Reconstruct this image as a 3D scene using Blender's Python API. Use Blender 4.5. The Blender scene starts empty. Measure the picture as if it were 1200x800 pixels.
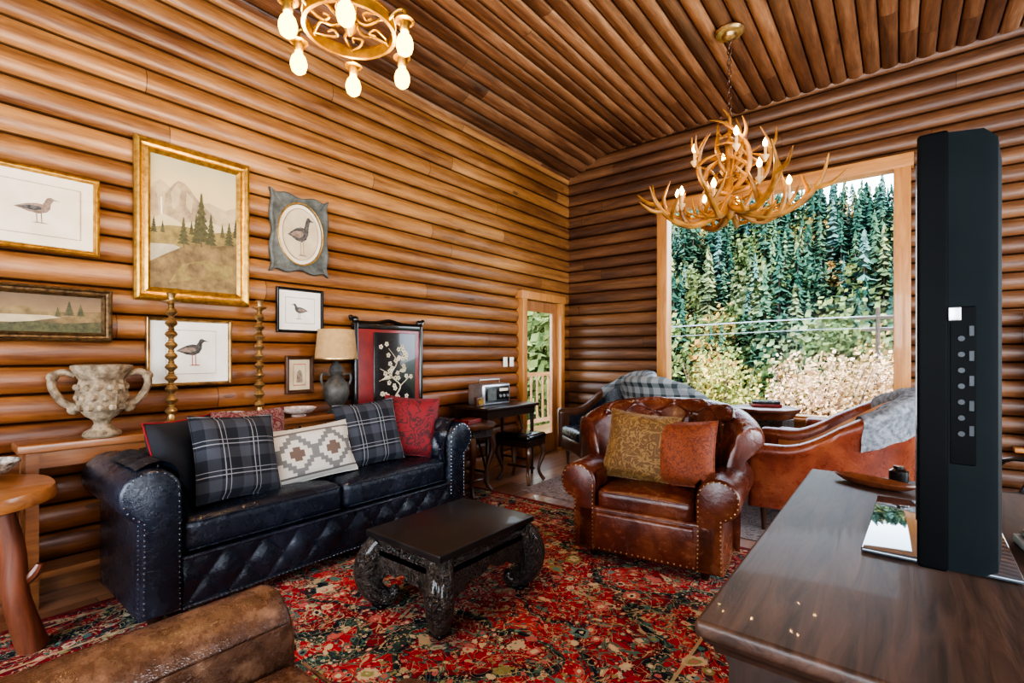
import bpy, math, random
from mathutils import Vector, Matrix, noise as mnoise
random.seed(7)
D=bpy.data; S=bpy.context.scene
pi=math.pi
def T(x,y,z): return Matrix.Translation((x,y,z))
def R(ax,deg): return Matrix.Rotation(math.radians(deg),4,ax)
def SC(x,y,z): return Matrix.Diagonal((x,y,z,1))

# ---------------------------------------------------------------- materials
class G:
    def __init__(s,name):
        s.mat=D.materials.new(name); s.mat.use_nodes=True
        s.nt=s.mat.node_tree; s.b=s.nt.nodes['Principled BSDF']; s.out=s.nt.nodes['Material Output']
    def n(s,typ,ins=None,**pr):
        nd=s.nt.nodes.new(typ)
        for k,v in pr.items(): setattr(nd,k,v)
        if ins:
            for k,v in ins.items(): s.put(nd.inputs[k],v)
        return nd
    def put(s,sock,v):
        if isinstance(v,bpy.types.NodeSocket): s.nt.links.new(v,sock)
        else: sock.default_value=v
    def m(s,op,a,b=None,c=None):
        nd=s.n('ShaderNodeMath',operation=op); s.put(nd.inputs[0],a)
        if b is not None: s.put(nd.inputs[1],b)
        if c is not None: s.put(nd.inputs[2],c)
        return nd.outputs[0]
    def mix(s,f,a,b,blend='MIX'):
        nd=s.n('ShaderNodeMix',data_type='RGBA',blend_type=blend)
        s.put(nd.inputs[0],f)
        for i,v in ((6,a),(7,b)):
            if isinstance(v,tuple) and len(v)==3: v=(*v,1)
            s.put(nd.inputs[i],v)
        return nd.outputs[2]
    def ramp(s,f,stops,const=False):
        nd=s.n('ShaderNodeValToRGB'); cr=nd.color_ramp
        if const: cr.interpolation='CONSTANT'
        while len(cr.elements)<len(stops): cr.elements.new(.5)
        for e,(p,c) in zip(cr.elements,stops):
            e.position=p; e.color=(*c,1) if len(c)==3 else c
        s.put(nd.inputs[0],f); return nd.outputs[0]
    def obj(s): return s.n('ShaderNodeTexCoord').outputs['Object']
    def map(s,v,scale=(1,1,1),loc=(0,0,0)):
        return s.n('ShaderNodeMapping',{'Vector':v,'Scale':scale,'Location':loc}).outputs[0]
    def noise(s,v,scale,detail=3,rough=.55,dist=0):
        return s.n('ShaderNodeTexNoise',{'Vector':v,'Scale':scale,'Detail':detail,'Roughness':rough,'Distortion':dist})
    def vor(s,v,scale,feature='F1'):
        return s.n('ShaderNodeTexVoronoi',{'Vector':v,'Scale':scale},feature=feature)
    def wn(s,v): 
        return s.n('ShaderNodeTexWhiteNoise',{'W':v},noise_dimensions='1D').outputs['Value']
    def xyz(s,v):
        nd=s.n('ShaderNodeSeparateXYZ',{0:v}); return nd.outputs
    def comb(s,x,y,z):
        return s.n('ShaderNodeCombineXYZ',{0:x,1:y,2:z}).outputs[0]
    def bump(s,h,st=.3,d=.01):
        nd=s.n('ShaderNodeBump',{'Height':h,'Strength':st,'Distance':d}); s.put(s.b.inputs['Normal'],nd.outputs[0])
    def set(s,**k):
        for kk,v in k.items():
            nm={'col':'Base Color','rough':'Roughness','metal':'Metallic','coat':'Coat Weight','spec':'Specular IOR Level','em':'Emission Color','ems':'Emission Strength','sheen':'Sheen Weight','coatr':'Coat Roughness','trans':'Transmission Weight','alpha':'Alpha'}[kk]
            if isinstance(v,tuple) and len(v)==3: v=(*v,1)
            s.put(s.b.inputs[nm],v)
        return s

def simple(name,c1,c2=None,rough=.5,metal=0,ns=8,bump=0,bs=60,coat=0,**k):
    g=G(name); o=g.obj()
    if c2 is None: c2=tuple(x*.6 for x in c1)
    f=g.noise(o,ns,4,.6).outputs[0]
    col=g.ramp(f,[(.35,c1),(.65,c2)])
    g.set(col=col,rough=rough,metal=metal,coat=coat,**k)
    if bump: g.bump(g.noise(o,bs,3).outputs[0],bump,.004)
    return g.mat

PITCH=.155; CP=.135
def logwood(name,along,idx,cols,rough=.36,P=PITCH,var=.16,low=None):
    g=G(name); o=g.obj(); x=g.xyz(o); ax={'X':0,'Y':1,'Z':2}
    i=g.m('FLOOR',g.m('DIVIDE',x[ax[idx]],P))
    r1=g.wn(i)
    u=g.m('ADD',g.m('DIVIDE',x[ax[along]],3.4),g.m('MULTIPLY',r1,9.3))
    seg=g.m('FLOOR',u); r2=g.wn(g.m('ADD',g.m('MULTIPLY',seg,7.13),g.m('MULTIPLY',i,3.77)))
    off=g.comb(g.m('MULTIPLY',r2,17.0),g.m('MULTIPLY',r2,31.0),g.m('MULTIPLY',r1,23.0))
    sc=[9,9,9]; sc[ax[along]]=.7
    v=g.n('ShaderNodeVectorMath',{0:g.map(o,tuple(sc)),1:off},operation='ADD').outputs[0]
    grain=g.noise(v,1.6,5,.6,.5).outputs[0]
    fine=g.noise(v,11,3,.6).outputs[0]
    big=g.noise(o,.8,2).outputs[0]
    f=g.m('ADD',g.m('MULTIPLY',grain,.68),g.m('ADD',g.m('MULTIPLY',fine,.30),g.m('SUBTRACT',g.m('MULTIPLY',r2,var),var/2)))
    f=g.m('ADD',f,g.m('MULTIPLY',g.m('SUBTRACT',big,.5),.26))
    col=g.ramp(f,[(.28,cols[0]),(.46,cols[1]),(.60,cols[2]),(.8,cols[3])])
    sc2=[5,5,5]; sc2[ax[along]]=1.6
    kv=g.vor(g.n('ShaderNodeVectorMath',{0:g.map(o,tuple(sc2)),1:off},operation='ADD').outputs[0],.8).outputs['Distance']
    knot=g.m('LESS_THAN',kv,.075)
    col=g.mix(g.m('MULTIPLY',knot,.6),col,tuple(c*.4 for c in cols[0]))
    jt=g.m('LESS_THAN',g.m('FRACT',u),.0018)
    col=g.mix(g.m('MULTIPLY',jt,.8),col,(.02,.008,.004))
    fz=g.m('FRACT',g.m('DIVIDE',x[ax[idx]],P))
    ed=g.m('LESS_THAN',g.m('MINIMUM',fz,g.m('SUBTRACT',1,fz)),.05)
    col=g.mix(g.m('MULTIPLY',ed,.75),col,(.025,.010,.005))
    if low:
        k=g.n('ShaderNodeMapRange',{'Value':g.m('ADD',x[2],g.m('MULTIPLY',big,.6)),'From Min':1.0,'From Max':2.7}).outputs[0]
        col=g.mix(k,g.mix(1,col,low,'MULTIPLY'),col)  # lower wall darkened and reddened in the colour, in place of light falloff
    g.set(col=col,rough=g.m('ADD',rough,g.m('MULTIPLY',fine,.12)),coat=.25,coatr=.27)
    g.bump(g.m('ADD',g.m('MULTIPLY',grain,.6),fine),.25,.006)
    return g.mat
W1=[(.105,.038,.013),(.245,.108,.036),(.37,.180,.064),(.50,.275,.108)]
W2=[(.045,.017,.009),(.112,.047,.020),(.185,.085,.036),(.27,.138,.062)]  # far wall's shade is put into these darker siding tones
W3=[(.055,.021,.010),(.145,.063,.029),(.24,.118,.058),(.40,.23,.13)]
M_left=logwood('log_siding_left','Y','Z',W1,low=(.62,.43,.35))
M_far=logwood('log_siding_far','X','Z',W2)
M_ceil=logwood('log_ceiling','Y','X',W3,P=CP,var=.24)
def plainwood(name,c1,c2,axis='Z',rough=.4,coat=.2,scale=1,bump=.15):
    g=G(name); o=g.obj(); s={'X':(1,12,12),'Y':(12,1,12),'Z':(12,12,1)}[axis]
    v=g.map(o,tuple(a*scale for a in s)); f=g.noise(v,2,6,.65,.8).outputs[0]
    g.set(col=g.ramp(f,[(.3,c1),(.7,c2)]),rough=rough,coat=coat); g.bump(f,bump,.004); return g.mat
M_trim=plainwood('trim_wood',(.34,.14,.04),(.54,.26,.085),'Z')
M_trimh=plainwood('trim_wood_h',(.34,.14,.04),(.54,.26,.085),'X')
M_door=plainwood('door_wood',(.22,.09,.035),(.42,.2,.08),'Z')
M_dark=plainwood('dark_wood',(.012,.006,.004),(.04,.018,.01),'Z',.3)
M_dkbrown=plainwood('dark_brown_wood',(.03,.012,.006),(.12,.045,.018),'Z',.35)
M_console=plainwood('console_wood',(.15,.055,.022),(.34,.145,.055),'Y',.35)
M_slab=plainwood('slab_wood',(.22,.085,.03),(.42,.19,.07),'Y',.3,.4)
M_log=plainwood('red_log_wood',(.08,.022,.010),(.22,.07,.032),'Z',.45)
M_side=plainwood('sideboard_top_wood',(.016,.008,.005),(.085,.042,.026),'Y',.50,.04,1.2,.6)
M_sidebody=plainwood('sideboard_body_wood',(.010,.006,.004),(.04,.02,.012),'Z',.45)
M_black=simple('black_paint',(.008,.008,.009),(.014,.013,.013),.3)
M_blackl=simple('black_lacquer',(.006,.005,.005),(.012,.01,.009),.22,coat=.5)
M_tabletop=simple('black_table_top',(.010,.009,.009),(.020,.017,.016),.36,coat=.1)
M_redl=simple('red_lacquer',(.24,.016,.012),(.15,.010,.009),.3,coat=.3)
M_gold=simple('gilt_frame',(.60,.36,.09),(.32,.17,.045),.32,.75,30,.3,120)
M_brass=simple('antique_brass',(.55,.38,.18),(.24,.15,.07),.32,.85,14,.2,80)
M_iron=simple('gold_iron',(.30,.18,.04),(.16,.09,.02),.40,.8,18,.1)
M_cream=simple('cream_mat',(.70,.62,.48),(.62,.54,.40),.8)
M_white=simple('white_mat',(.74,.70,.63),(.68,.64,.56),.8)
M_ltgrey=simple('grey_paint_frame',(.12,.13,.12),(.055,.06,.055),.55,.1,18,.3,80)
M_brownink=simple('brown_ink',(.16,.11,.08),(.30,.22,.17),.9,0,40)
M_darkink=simple('dark_ink',(.03,.03,.03),(.13,.12,.11),.9,0,50)
M_redink=simple('red_ink',(.4,.1,.06),(.3,.06,.04),.9)
M_ornate=simple('ornate_dark_gilt',(.20,.12,.05),(.06,.035,.02),.4,.5,40,.6,110)
M_nail=simple('brass_nail',(.45,.30,.14),(.3,.2,.09),.35,.9)
M_nails=simple('steel_nail',(.42,.45,.5),(.3,.32,.35),.25,.95)
M_shade=simple('lamp_shade_linen',(.42,.27,.13),(.35,.22,.10),.9,0,30,.3,200)
M_lampb=simple('lamp_base_stone',(.085,.08,.07),(.035,.033,.03),.5,.1,20,.5,60)
M_urn=simple('urn_plaster',(.34,.26,.17),(.11,.075,.045),.8,0,26,1,45)
M_bowl=simple('white_bowl',(.7,.62,.55),(.45,.3,.25),.4,0,30)
M_antler=simple('antler_bone',(.38,.18,.032),(.16,.065,.012),.42,0,9,.2,50)
M_ivory=simple('candle_ivory',(.6,.45,.25),(.5,.36,.18),.5)
M_grey=simple('grey_throw',(.26,.27,.29),(.09,.10,.11),.95,0,30,.5,150)
M_metal=simple('silver_metal',(.5,.5,.5),(.32,.32,.33),.3,.8)
M_tv=simple('tv_plastic',(.003,.0035,.004),(.004,.0045,.005),.55,spec=.08)
M_tvs=simple('tv_side_plastic',(.005,.008,.009),(.007,.010,.011),.6,spec=.08)
M_tvg=simple('tv_ports',(.03,.034,.037),(.02,.022,.025),.5,.3)
M_plate=simple('switch_plate',(.75,.72,.65),(.7,.68,.6),.4)
M_wicker=simple('bowl_pattern',(.55,.5,.42),(.05,.04,.04),.6,0,45)
M_bone=simple('mother_of_pearl',(.60,.52,.38),(.42,.36,.25),.5)

def leather(name,cols,rough=.3,wear=.5,scale=4,bmp=.35):
    g=G(name); o=g.obj()
    f=g.noise(o,scale,6,.62,.4).outputs[0]
    w=g.noise(o,scale*3.5,5,.7).outputs[0]
    col=g.ramp(g.m('ADD',g.m('MULTIPLY',f,1-wear*.4),g.m('MULTIPLY',w,wear*.4)),[(.33,cols[0]),(.5,cols[1]),(.66,cols[2])])
    g.set(col=col,rough=g.m('ADD',rough,g.m('MULTIPLY',g.m('SUBTRACT',w,.5),.35)),coat=.15,coatr=.25)
    cr=g.vor(o,160,'DISTANCE_TO_EDGE').outputs['Distance']
    g.bump(g.m('ADD',g.m('MULTIPLY',g.noise(o,14,4,.6,.8).outputs[0],1.6),g.m('MULTIPLY',cr,.4)),bmp,.008)
    return g.mat
M_lblack=leather('black_leather',[(.006,.008,.014),(.010,.014,.024),(.020,.026,.042)],.25,.5,4,.45)
M_lred=leather('oxblood_leather',[(.030,.008,.005),(.090,.020,.010),(.20,.064,.027)],.24,.6,3)
M_lbrown=leather('distressed_brown_leather',[(.035,.015,.009),(.12,.056,.031),(.34,.19,.11)],.28,1.1,6,.6)
M_lcar=leather('caramel_leather',[(.11,.022,.011),(.19,.042,.020),(.29,.085,.036)],.3)
M_ltan=leather('tan_leather',[(.36,.15,.06),(.48,.23,.1),(.58,.31,.15)],.35)

def plaid():
    g=G('plaid_wool'); x=g.xyz(g.obj())
    def line(c,k,w,o=0): return g.m('LESS_THAN',g.m('FRACT',g.m('ADD',g.m('MULTIPLY',c,k),o)),w)
    col=g.mix(g.m('MULTIPLY',g.m('ADD',line(x[0],6,.35,.1),line(x[2],6,.35,.1)),.5),(.010,.012,.018),(.050,.054,.068))
    ln=g.m('MAXIMUM',g.m('MAXIMUM',line(x[0],6,.035,.65),line(x[2],6,.035,.65)),g.m('MAXIMUM',line(x[0],6,.025,.5),line(x[2],6,.025,.5)))
    col=g.mix(g.m('MULTIPLY',ln,.4),col,(.45,.45,.47))
    g.set(col=col,rough=.95); g.bump(g.noise(g.obj(),220,2).outputs[0],.4,.003); return g.mat
M_plaid=plaid()
def kilim():
    g=G('kilim_weave'); x=g.xyz(g.obj())
    fx=g.m('ABSOLUTE',g.m('SUBTRACT',g.m('FRACT',g.m('MULTIPLY',x[0],4.2)),.5))
    sx=g.m('SNAP',g.m('MULTIPLY',fx,2),.2)
    sz=g.m('SNAP',g.m('ABSOLUTE',g.m('MULTIPLY',x[2],9)),.2)
    v=g.m('ADD',sx,sz)
    m1=g.m('MULTIPLY',g.m('LESS_THAN',v,1.05),g.m('GREATER_THAN',v,.75))
    m2=g.m('LESS_THAN',v,.35)
    az=g.m('ABSOLUTE',x[2])
    m3=g.m('MULTIPLY',g.m('GREATER_THAN',az,.128),g.m('LESS_THAN',az,.140))
    col=g.mix(m1,(.46,.43,.38),(.15,.145,.14)); col=g.mix(m2,col,(.13,.09,.07)); col=g.mix(m3,col,(.12,.11,.10))
    g.set(col=col,rough=.95); g.bump(g.noise(g.obj(),200,2).outputs[0],.4,.003); return g.mat
M_kilim=kilim()
def damask(name,a,b,sc=16):
    g=G(name); o=g.obj(); f=g.noise(o,sc,1.5,.5,2.5).outputs[0]
    k=g.m('LESS_THAN',g.m('ABSOLUTE',g.m('SUBTRACT',f,.5)),.05)
    g.set(col=g.mix(k,a,b),rough=.7,sheen=.1); g.bump(k,.3,.003); return g.mat
M_golddam=damask('gold_damask',(.10,.044,.008),(.20,.11,.03),14)
M_orange=damask('rust_damask',(.21,.045,.010),(.12,.022,.006),20)
M_redpil=damask('red_fabric',(.20,.009,.014),(.06,.008,.010),9)
M_marpil=damask('maroon_fabric',(.12,.010,.015),(.20,.12,.10),18)
M_blkpil=simple('black_fabric',(.012,.013,.018),(.02,.02,.026),.9)
M_redstripe=simple('red_trim_fabric',(.30,.015,.02),None,.9)

def persian():
    g=G('persian_rug'); o=g.obj(); x=g.xyz(o)
    wob=g.n('ShaderNodeVectorMath',{0:o,1:g.n('ShaderNodeVectorMath',{0:g.noise(o,3,2).outputs['Color'],'Scale':.16},operation='SCALE').outputs[0]},operation='ADD').outputs[0]
    big=g.noise(wob,1.9,1,.4,.6).outputs[0]
    base=g.ramp(big,[(0,(.34,.014,.026)),(.42,(.20,.008,.015)),(.46,(.012,.012,.022)),(.485,(.035,.055,.05)),(.51,(.38,.02,.03)),(.56,(.44,.05,.05)),(.60,(.31,.012,.02)),(.68,(.015,.015,.03)),(.71,(.40,.03,.04))],True)
    for sc,th,c,o2,w in ((4.2,.5,(.44,.36,.22),0,.012),(6.5,.47,(.07,.17,.13),5,.016),(9.5,.52,(.015,.02,.03),9,.020),(11,.48,(.44,.35,.2),14,.011)):
        c2=g.noise(g.map(wob,(1,1,1),(o2,o2*.6,1)),sc,2,.5,1.4).outputs[0]
        l1=g.m('LESS_THAN',g.m('ABSOLUTE',g.m('SUBTRACT',c2,th)),w)
        base=g.mix(g.m('MULTIPLY',l1,.85),base,c)
    pal=[(0,(.54,.45,.29)),(.18,(.48,.13,.11)),(.32,(.06,.18,.16)),(.46,(.26,.26,.10)),(.56,(.015,.015,.03)),(.66,(.56,.46,.31)),(.82,(.50,.16,.15)),(.9,(.12,.26,.24))]
    pw=g.noise(o,42,2).outputs[0]
    for sc,th,lo,pr in ((46,.32,0,.45),(24,.30,1,.4),(12,.30,2,.4),(5.5,.24,3,.3)):
        v=g.vor(g.map(wob,(1,1,0),(lo*3.1,lo*1.7,0)),sc)
        d=g.m('ADD',v.outputs['Distance'],g.m('MULTIPLY',g.m('SUBTRACT',pw,.5),.30))
        cc=g.xyz(v.outputs['Color'])
        k=g.m('MULTIPLY',g.m('LESS_THAN',d,th),g.m('GREATER_THAN',cc[1],pr))
        base=g.mix(g.m('MULTIPLY',k,.85),base,g.ramp(cc[0],pal,True))
        k2=g.m('MULTIPLY',g.m('LESS_THAN',d,th*.6),k)
        base=g.mix(k2,base,g.ramp(g.m('FRACT',g.m('MULTIPLY',cc[0],3.7)),pal,True))
        k3=g.m('MULTIPLY',g.m('LESS_THAN',d,th*.25),k)
        base=g.mix(k3,base,g.ramp(g.m('FRACT',g.m('MULTIPLY',cc[0],7.3)),pal,True))
    dx=g.m('SUBTRACT',1.5,g.m('ABSOLUTE',x[0])); dy=g.m('SUBTRACT',1.975,g.m('ABSOLUTE',x[1]))
    e=g.m('MINIMUM',dx,dy)
    b1=g.m('MULTIPLY',g.m('LESS_THAN',e,.43),g.m('GREATER_THAN',e,.415))
    b2=g.m('LESS_THAN',e,.05)
    b3=g.m('MULTIPLY',g.m('LESS_THAN',e,.125),g.m('GREATER_THAN',e,.11))
    base=g.mix(g.m('MULTIPLY',g.m('MAXIMUM',b1,b3),.8),base,(.45,.35,.2))
    base=g.mix(g.m('MULTIPLY',b2,.8),base,(.16,.01,.014))
    g.set(col=base,rough=.95,spec=.2); g.bump(g.noise(o,260,2).outputs[0],.5,.004); return g.mat
M_rug=persian()
def greyrug():
    g=G('grey_rug'); o=g.obj(); f=g.noise(o,9,3,.6,1.5).outputs[0]
    col=g.ramp(f,[(.35,(.12,.09,.09)),(.5,(.30,.25,.23)),(.6,(.16,.10,.10)),(.7,(.36,.31,.28))])
    g.set(col=col,rough=.95); return g.mat
M_grug=greyrug()
def floorm():
    g=G('floor_planks'); o=g.obj(); x=g.xyz(o)
    i=g.m('FLOOR',g.m('DIVIDE',x[0],.13)); r=g.wn(i)
    u=g.m('ADD',g.m('DIVIDE',x[1],1.6),g.m('MULTIPLY',r,5)); r2=g.wn(g.m('ADD',g.m('MULTIPLY',g.m('FLOOR',u),5.1),i))
    v=g.map(o,(14,1,1)); f=g.noise(v,2,5,.6,.5).outputs[0]
    col=g.ramp(g.m('ADD',g.m('MULTIPLY',f,.7),g.m('MULTIPLY',r2,.3)),[(.3,(.13,.05,.024)),(.7,(.40,.19,.10))])
    fx=g.m('FRACT',g.m('DIVIDE',x[0],.13)); e=g.m('MAXIMUM',g.m('LESS_THAN',fx,.03),g.m('LESS_THAN',g.m('FRACT',u),.004))
    g.set(col=g.mix(g.m('MULTIPLY',e,.7),col,(.02,.01,.005)),rough=.3,coat=.3); return g.mat
M_floor=floorm()
def bulbmat(name,c,st,tr):
    g=G(name); nt=g.nt
    e=g.n('ShaderNodeEmission',{'Color':(*c,1),'Strength':st}); t=g.n('ShaderNodeBsdfTransparent',{'Color':(tr,tr,tr,1)})
    a=g.n('ShaderNodeAddShader'); nt.links.new(e.outputs[0],a.inputs[0]); nt.links.new(t.outputs[0],a.inputs[1]); nt.links.new(a.outputs[0],g.out.inputs[0]); return g.mat
M_bulb=bulbmat('edison_bulb_glow',(1,.58,.09),3.6,.8)
M_flame=bulbmat('candle_bulb_glow',(1,.55,.10),9,.8)
def glass():
    g=G('window_glass'); nt=g.nt
    tr=g.n('ShaderNodeBsdfTransparent'); gl=g.n('ShaderNodeBsdfGlossy',{'Roughness':0.0})
    fr=g.n('ShaderNodeFresnel',{'IOR':1.12}); mx=g.n('ShaderNodeMixShader',{0:fr.outputs[0]})
    nt.links.new(tr.outputs[0],mx.inputs[1]); nt.links.new(gl.outputs[0],mx.inputs[2]); nt.links.new(mx.outputs[0],g.out.inputs[0])
    return g.mat
M_glass=glass()
def foliage(name,stops,sc=2.5,sc2=.25):
    g=G(name); o=g.obj()
    f=g.m('ADD',g.m('MULTIPLY',g.noise(o,sc,2).outputs[0],.6),g.m('MULTIPLY',g.noise(o,sc2,2).outputs[0],.4))
    g.set(col=g.ramp(f,stops),rough=.9,spec=.1); return g.mat
M_con=[foliage('conifer_dark',[(.36,(.012,.036,.026)),(.5,(.026,.066,.044)),(.66,(.055,.11,.07))],1.0,.1),
 foliage('conifer_mid',[(.36,(.022,.055,.032)),(.5,(.05,.095,.055)),(.66,(.10,.15,.08))],1.0,.1),
 foliage('conifer_light',[(.36,(.07,.10,.05)),(.5,(.14,.165,.08)),(.66,(.25,.25,.12))],1.0,.1),
 foliage('conifer_blue',[(.36,(.035,.08,.07)),(.5,(.07,.125,.105)),(.66,(.12,.185,.155))],1.0,.1)]
M_decid=foliage('autumn_leaves',[(.36,(.16,.13,.04)),(.46,(.32,.21,.07)),(.54,(.46,.25,.09)),(.66,(.52,.25,.12))],1.2,.25)
M_dgreen=foliage('green_leaves',[(.36,(.05,.085,.03)),(.5,(.12,.15,.055)),(.64,(.24,.24,.09))],1.2,.25)
M_bush=foliage('pink_bush',[(.36,(.20,.15,.07)),(.45,(.46,.30,.15)),(.54,(.62,.39,.27)),(.68,(.70,.54,.40))],5,.6)
M_gbush=foliage('green_bush',[(.36,(.09,.14,.04)),(.5,(.28,.26,.08)),(.62,(.56,.38,.14))],5,.6)
M_hill=foliage('hillside_ground',[(.38,(.03,.05,.03)),(.5,(.07,.09,.045)),(.65,(.18,.15,.08))],.8,.08)
M_ground=foliage('outdoor_ground',[(.38,(.12,.14,.07)),(.6,(.30,.27,.18))],1,.2)
M_road=simple('asphalt_road',(.36,.37,.38),(.28,.29,.30),.8)
M_trunk=simple('bark',(.08,.05,.035),(.04,.03,.02),.9)

# ---------------------------------------------------------------- mesh builder
def catmull(P,n=6,closed=False):
    P=[Vector(p) for p in P]; out=[]
    L=len(P); rng=range(L if closed else L-1)
    for i in rng:
        if closed: p0,p1,p2,p3=P[i-1],P[i],P[(i+1)%L],P[(i+2)%L]
        else: p0,p1,p2,p3=P[max(i-1,0)],P[i],P[i+1],P[min(i+2,L-1)]
        for k in range(n):
            t=k/n
            out.append(.5*((2*p1)+(-p0+p2)*t+(2*p0-5*p1+4*p2-p3)*t*t+(-p0+3*p1-3*p2+p3)*t**3))
    if not closed: out.append(P[-1])
    return out
class MB:
    def __init__(s): s.v=[];s.f=[];s.mi=[];s.sm=[];s.mats=[]
    def add(s,V,F,mat,M=None,smooth=True):
        if mat not in s.mats: s.mats.append(mat)
        k=s.mats.index(mat); b=len(s.v)
        if M is not None: V=[M@Vector(p) for p in V]
        s.v+= [tuple(p) for p in V]
        for f in F: s.f.append(tuple(i+b for i in f)); s.mi.append(k); s.sm.append(smooth)
    def finish(s,name,loc=(0,0,0),rot=(0,0,0),parent=None,sharp=40):
        me=D.meshes.new(name); me.from_pydata(s.v,[],s.f)
        for m in s.mats: me.materials.append(m)
        me.polygons.foreach_set('material_index',s.mi); me.polygons.foreach_set('use_smooth',s.sm)
        me.update()
        if sharp: me.set_sharp_from_angle(angle=math.radians(sharp))
        o=D.objects.new(name,me); S.collection.objects.link(o); o.location=loc
        o.rotation_euler=[math.radians(a) for a in rot]
        if parent: o.parent=parent
        return o
    def box(s,c,d,mat,M=None,r=0,seg=2,mid=1,puff=0):
        hx,hy,hz=[a/2 for a in d]; C=Vector(c)
        if r<=0:
            V=[(x,y,z) for x in(-hx,hx) for y in(-hy,hy) for z in(-hz,hz)]
            F=[(0,1,3,2),(4,6,7,5),(0,4,5,1),(2,3,7,6),(0,2,6,4),(1,5,7,3)]
            V=[Vector(p)+C for p in V]; s.add(V,F,mat,M,False); return
        r=min(r,hx*.99,hy*.99,hz*.99)
        def ticks(h):
            a=[-h+r*i/seg for i in range(seg+1)]
            n=mid; m=[(-h+r)+(2*(h-r))*i/n for i in range(1,n)]
            return a+m+[-t for t in reversed(a)]
        tk=[ticks(h) for h in (hx,hy,hz)]; V=[];idx={};F=[]
        def vid(p):
            k=tuple(round(a,5) for a in p)
            if k in idx: return idx[k]
            q=Vector((max(-hx+r,min(hx-r,p[0])),max(-hy+r,min(hy-r,p[1])),max(-hz+r,min(hz-r,p[2]))))
            dd=Vector(p)-q
            w=q+(dd.normalized()*r if dd.length>1e-7 else Vector((0,0,0)))
            if puff: w.z+= math.copysign(puff*(1-(p[0]/hx)**2)*(1-(p[1]/hy)**2),p[2]) if abs(p[2])>hz*.5 else 0
            V.append(w+C); idx[k]=len(V)-1; return idx[k]
        for a in range(3):
            b,c2=[(1,2),(2,0),(0,1)][a]
            for sg in(-1,1):
                h=(hx,hy,hz)[a]*sg
                for i in range(len(tk[b])-1):
                    for j in range(len(tk[c2])-1):
                        q=[]
                        for (ii,jj) in((i,j),(i+1,j),(i+1,j+1),(i,j+1)):
                            p=[0,0,0];p[a]=h;p[b]=tk[b][ii];p[c2]=tk[c2][jj]; q.append(vid(p))
                        F.append(tuple(q if sg>0 else reversed(q)))
        s.add(V,F,mat,M,True)
    def lathe(s,prof,mat,M=None,seg=24,wob=None):
        V=[];F=[];n=len(prof)
        for (r,z) in prof:
            for k in range(seg):
                a=2*pi*k/seg; rr=r*(wob(a,z) if wob else 1)
                V.append((rr*math.cos(a),rr*math.sin(a),z))
        for i in range(n-1):
            for k in range(seg):
                a=i*seg+k;b=i*seg+(k+1)%seg; F.append((a,b,b+seg,a+seg))
        F.append(tuple(reversed(range(seg)))); F.append(tuple(range((n-1)*seg,n*seg)))
        s.add(V,F,mat,M)
    def tube(s,P,r,mat,M=None,seg=8,smooth=0,closed=False):
        P=[Vector(p) for p in P]
        if not hasattr(r,'__len__'): r=[r]*len(P)
        if smooth:
            n0=len(P); P=catmull(P,smooth,closed)
            rr=[]
            for i in range(len(P)):
                t=i/smooth; a=int(t)%n0; b=(a+1)%n0 if closed else min(a+1,n0-1); rr.append(r[a]+(r[b]-r[a])*(t-int(t)))
            r=rr
        n=len(P); V=[];F=[]; up=None
        for i in range(n):
            if closed: t=(P[(i+1)%n]-P[i-1])
            else: t=P[min(i+1,n-1)]-P[max(i-1,0)]
            t.normalize()
            if up is None:
                up=Vector((0,0,1)) if abs(t.z)<.9 else Vector((1,0,0))
            up=(up-t*up.dot(t)).normalized(); sd=t.cross(up)
            for k in range(seg):
                a=2*pi*k/seg; V.append(P[i]+(up*math.cos(a)+sd*math.sin(a))*r[i])
        for i in range(n if closed else n-1):
            for k in range(seg):
                a=i*seg+k;b=i*seg+(k+1)%seg;j=((i+1)%n)*seg
                F.append((a,b,j+(k+1)%seg,j+k))
        if not closed:
            F.append(tuple(reversed(range(seg)))); F.append(tuple(range((n-1)*seg,n*seg)))
        s.add(V,F,mat,M)
    def loft(s,rings,mat,M=None,caps=True,closed=True,smooth=True):
        n=len(rings[0]);V=[p for r in rings for p in r];F=[]
        for i in range(len(rings)-1):
            for k in range(n if closed else n-1):
                a=i*n+k;b=i*n+(k+1)%n;F.append((a,b,b+n,a+n))
        if caps: F.append(tuple(reversed(range(n)))); F.append(tuple(range((len(rings)-1)*n,len(rings)*n)))
        s.add(V,F,mat,M,smooth)
    def prism(s,out,d,mat,M=None):
        s.loft([[(p[0],0,p[1]) for p in out],[(p[0],d,p[1]) for p in out]],mat,M,smooth=False)
    def ball(s,c,r,mat,M=None,seg=8,ry=None,rz=None):
        prof=[(max(1e-4,math.cos(-pi/2+pi*i/(seg//2+1))),math.sin(-pi/2+pi*i/(seg//2+1))) for i in range(seg//2+2)]
        MM=T(*c)@SC(r,ry or r,rz or r)
        s.lathe(prof,mat,(M@MM) if M is not None else MM,seg)
    def surf(s,fn,nu,nv,mat,M=None,tu=0,tv=0,amp=0,btn=None,sgn=1):
        e=1e-3;V=[];F=[]
        def pt(u,v):
            p=Vector(fn(u,v))
            if amp:
                du=Vector(fn(min(u+e,1),v))-Vector(fn(max(u-e,0),v)); dv=Vector(fn(u,min(v+e,1)))-Vector(fn(u,max(v-e,0)))
                nn=du.cross(dv).normalized()*sgn
                a=u*tu;b=v*tv
                h=math.sqrt(abs(math.sin(pi*(a+b)))*abs(math.sin(pi*(a-b))))
                ed=min(1,min(v,1-v)*tv*2+.2)
                p+=nn*amp*(h-.35)*ed
            return p
        for i in range(nu+1):
            for j in range(nv+1): V.append(pt(i/nu,j/nv))
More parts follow.
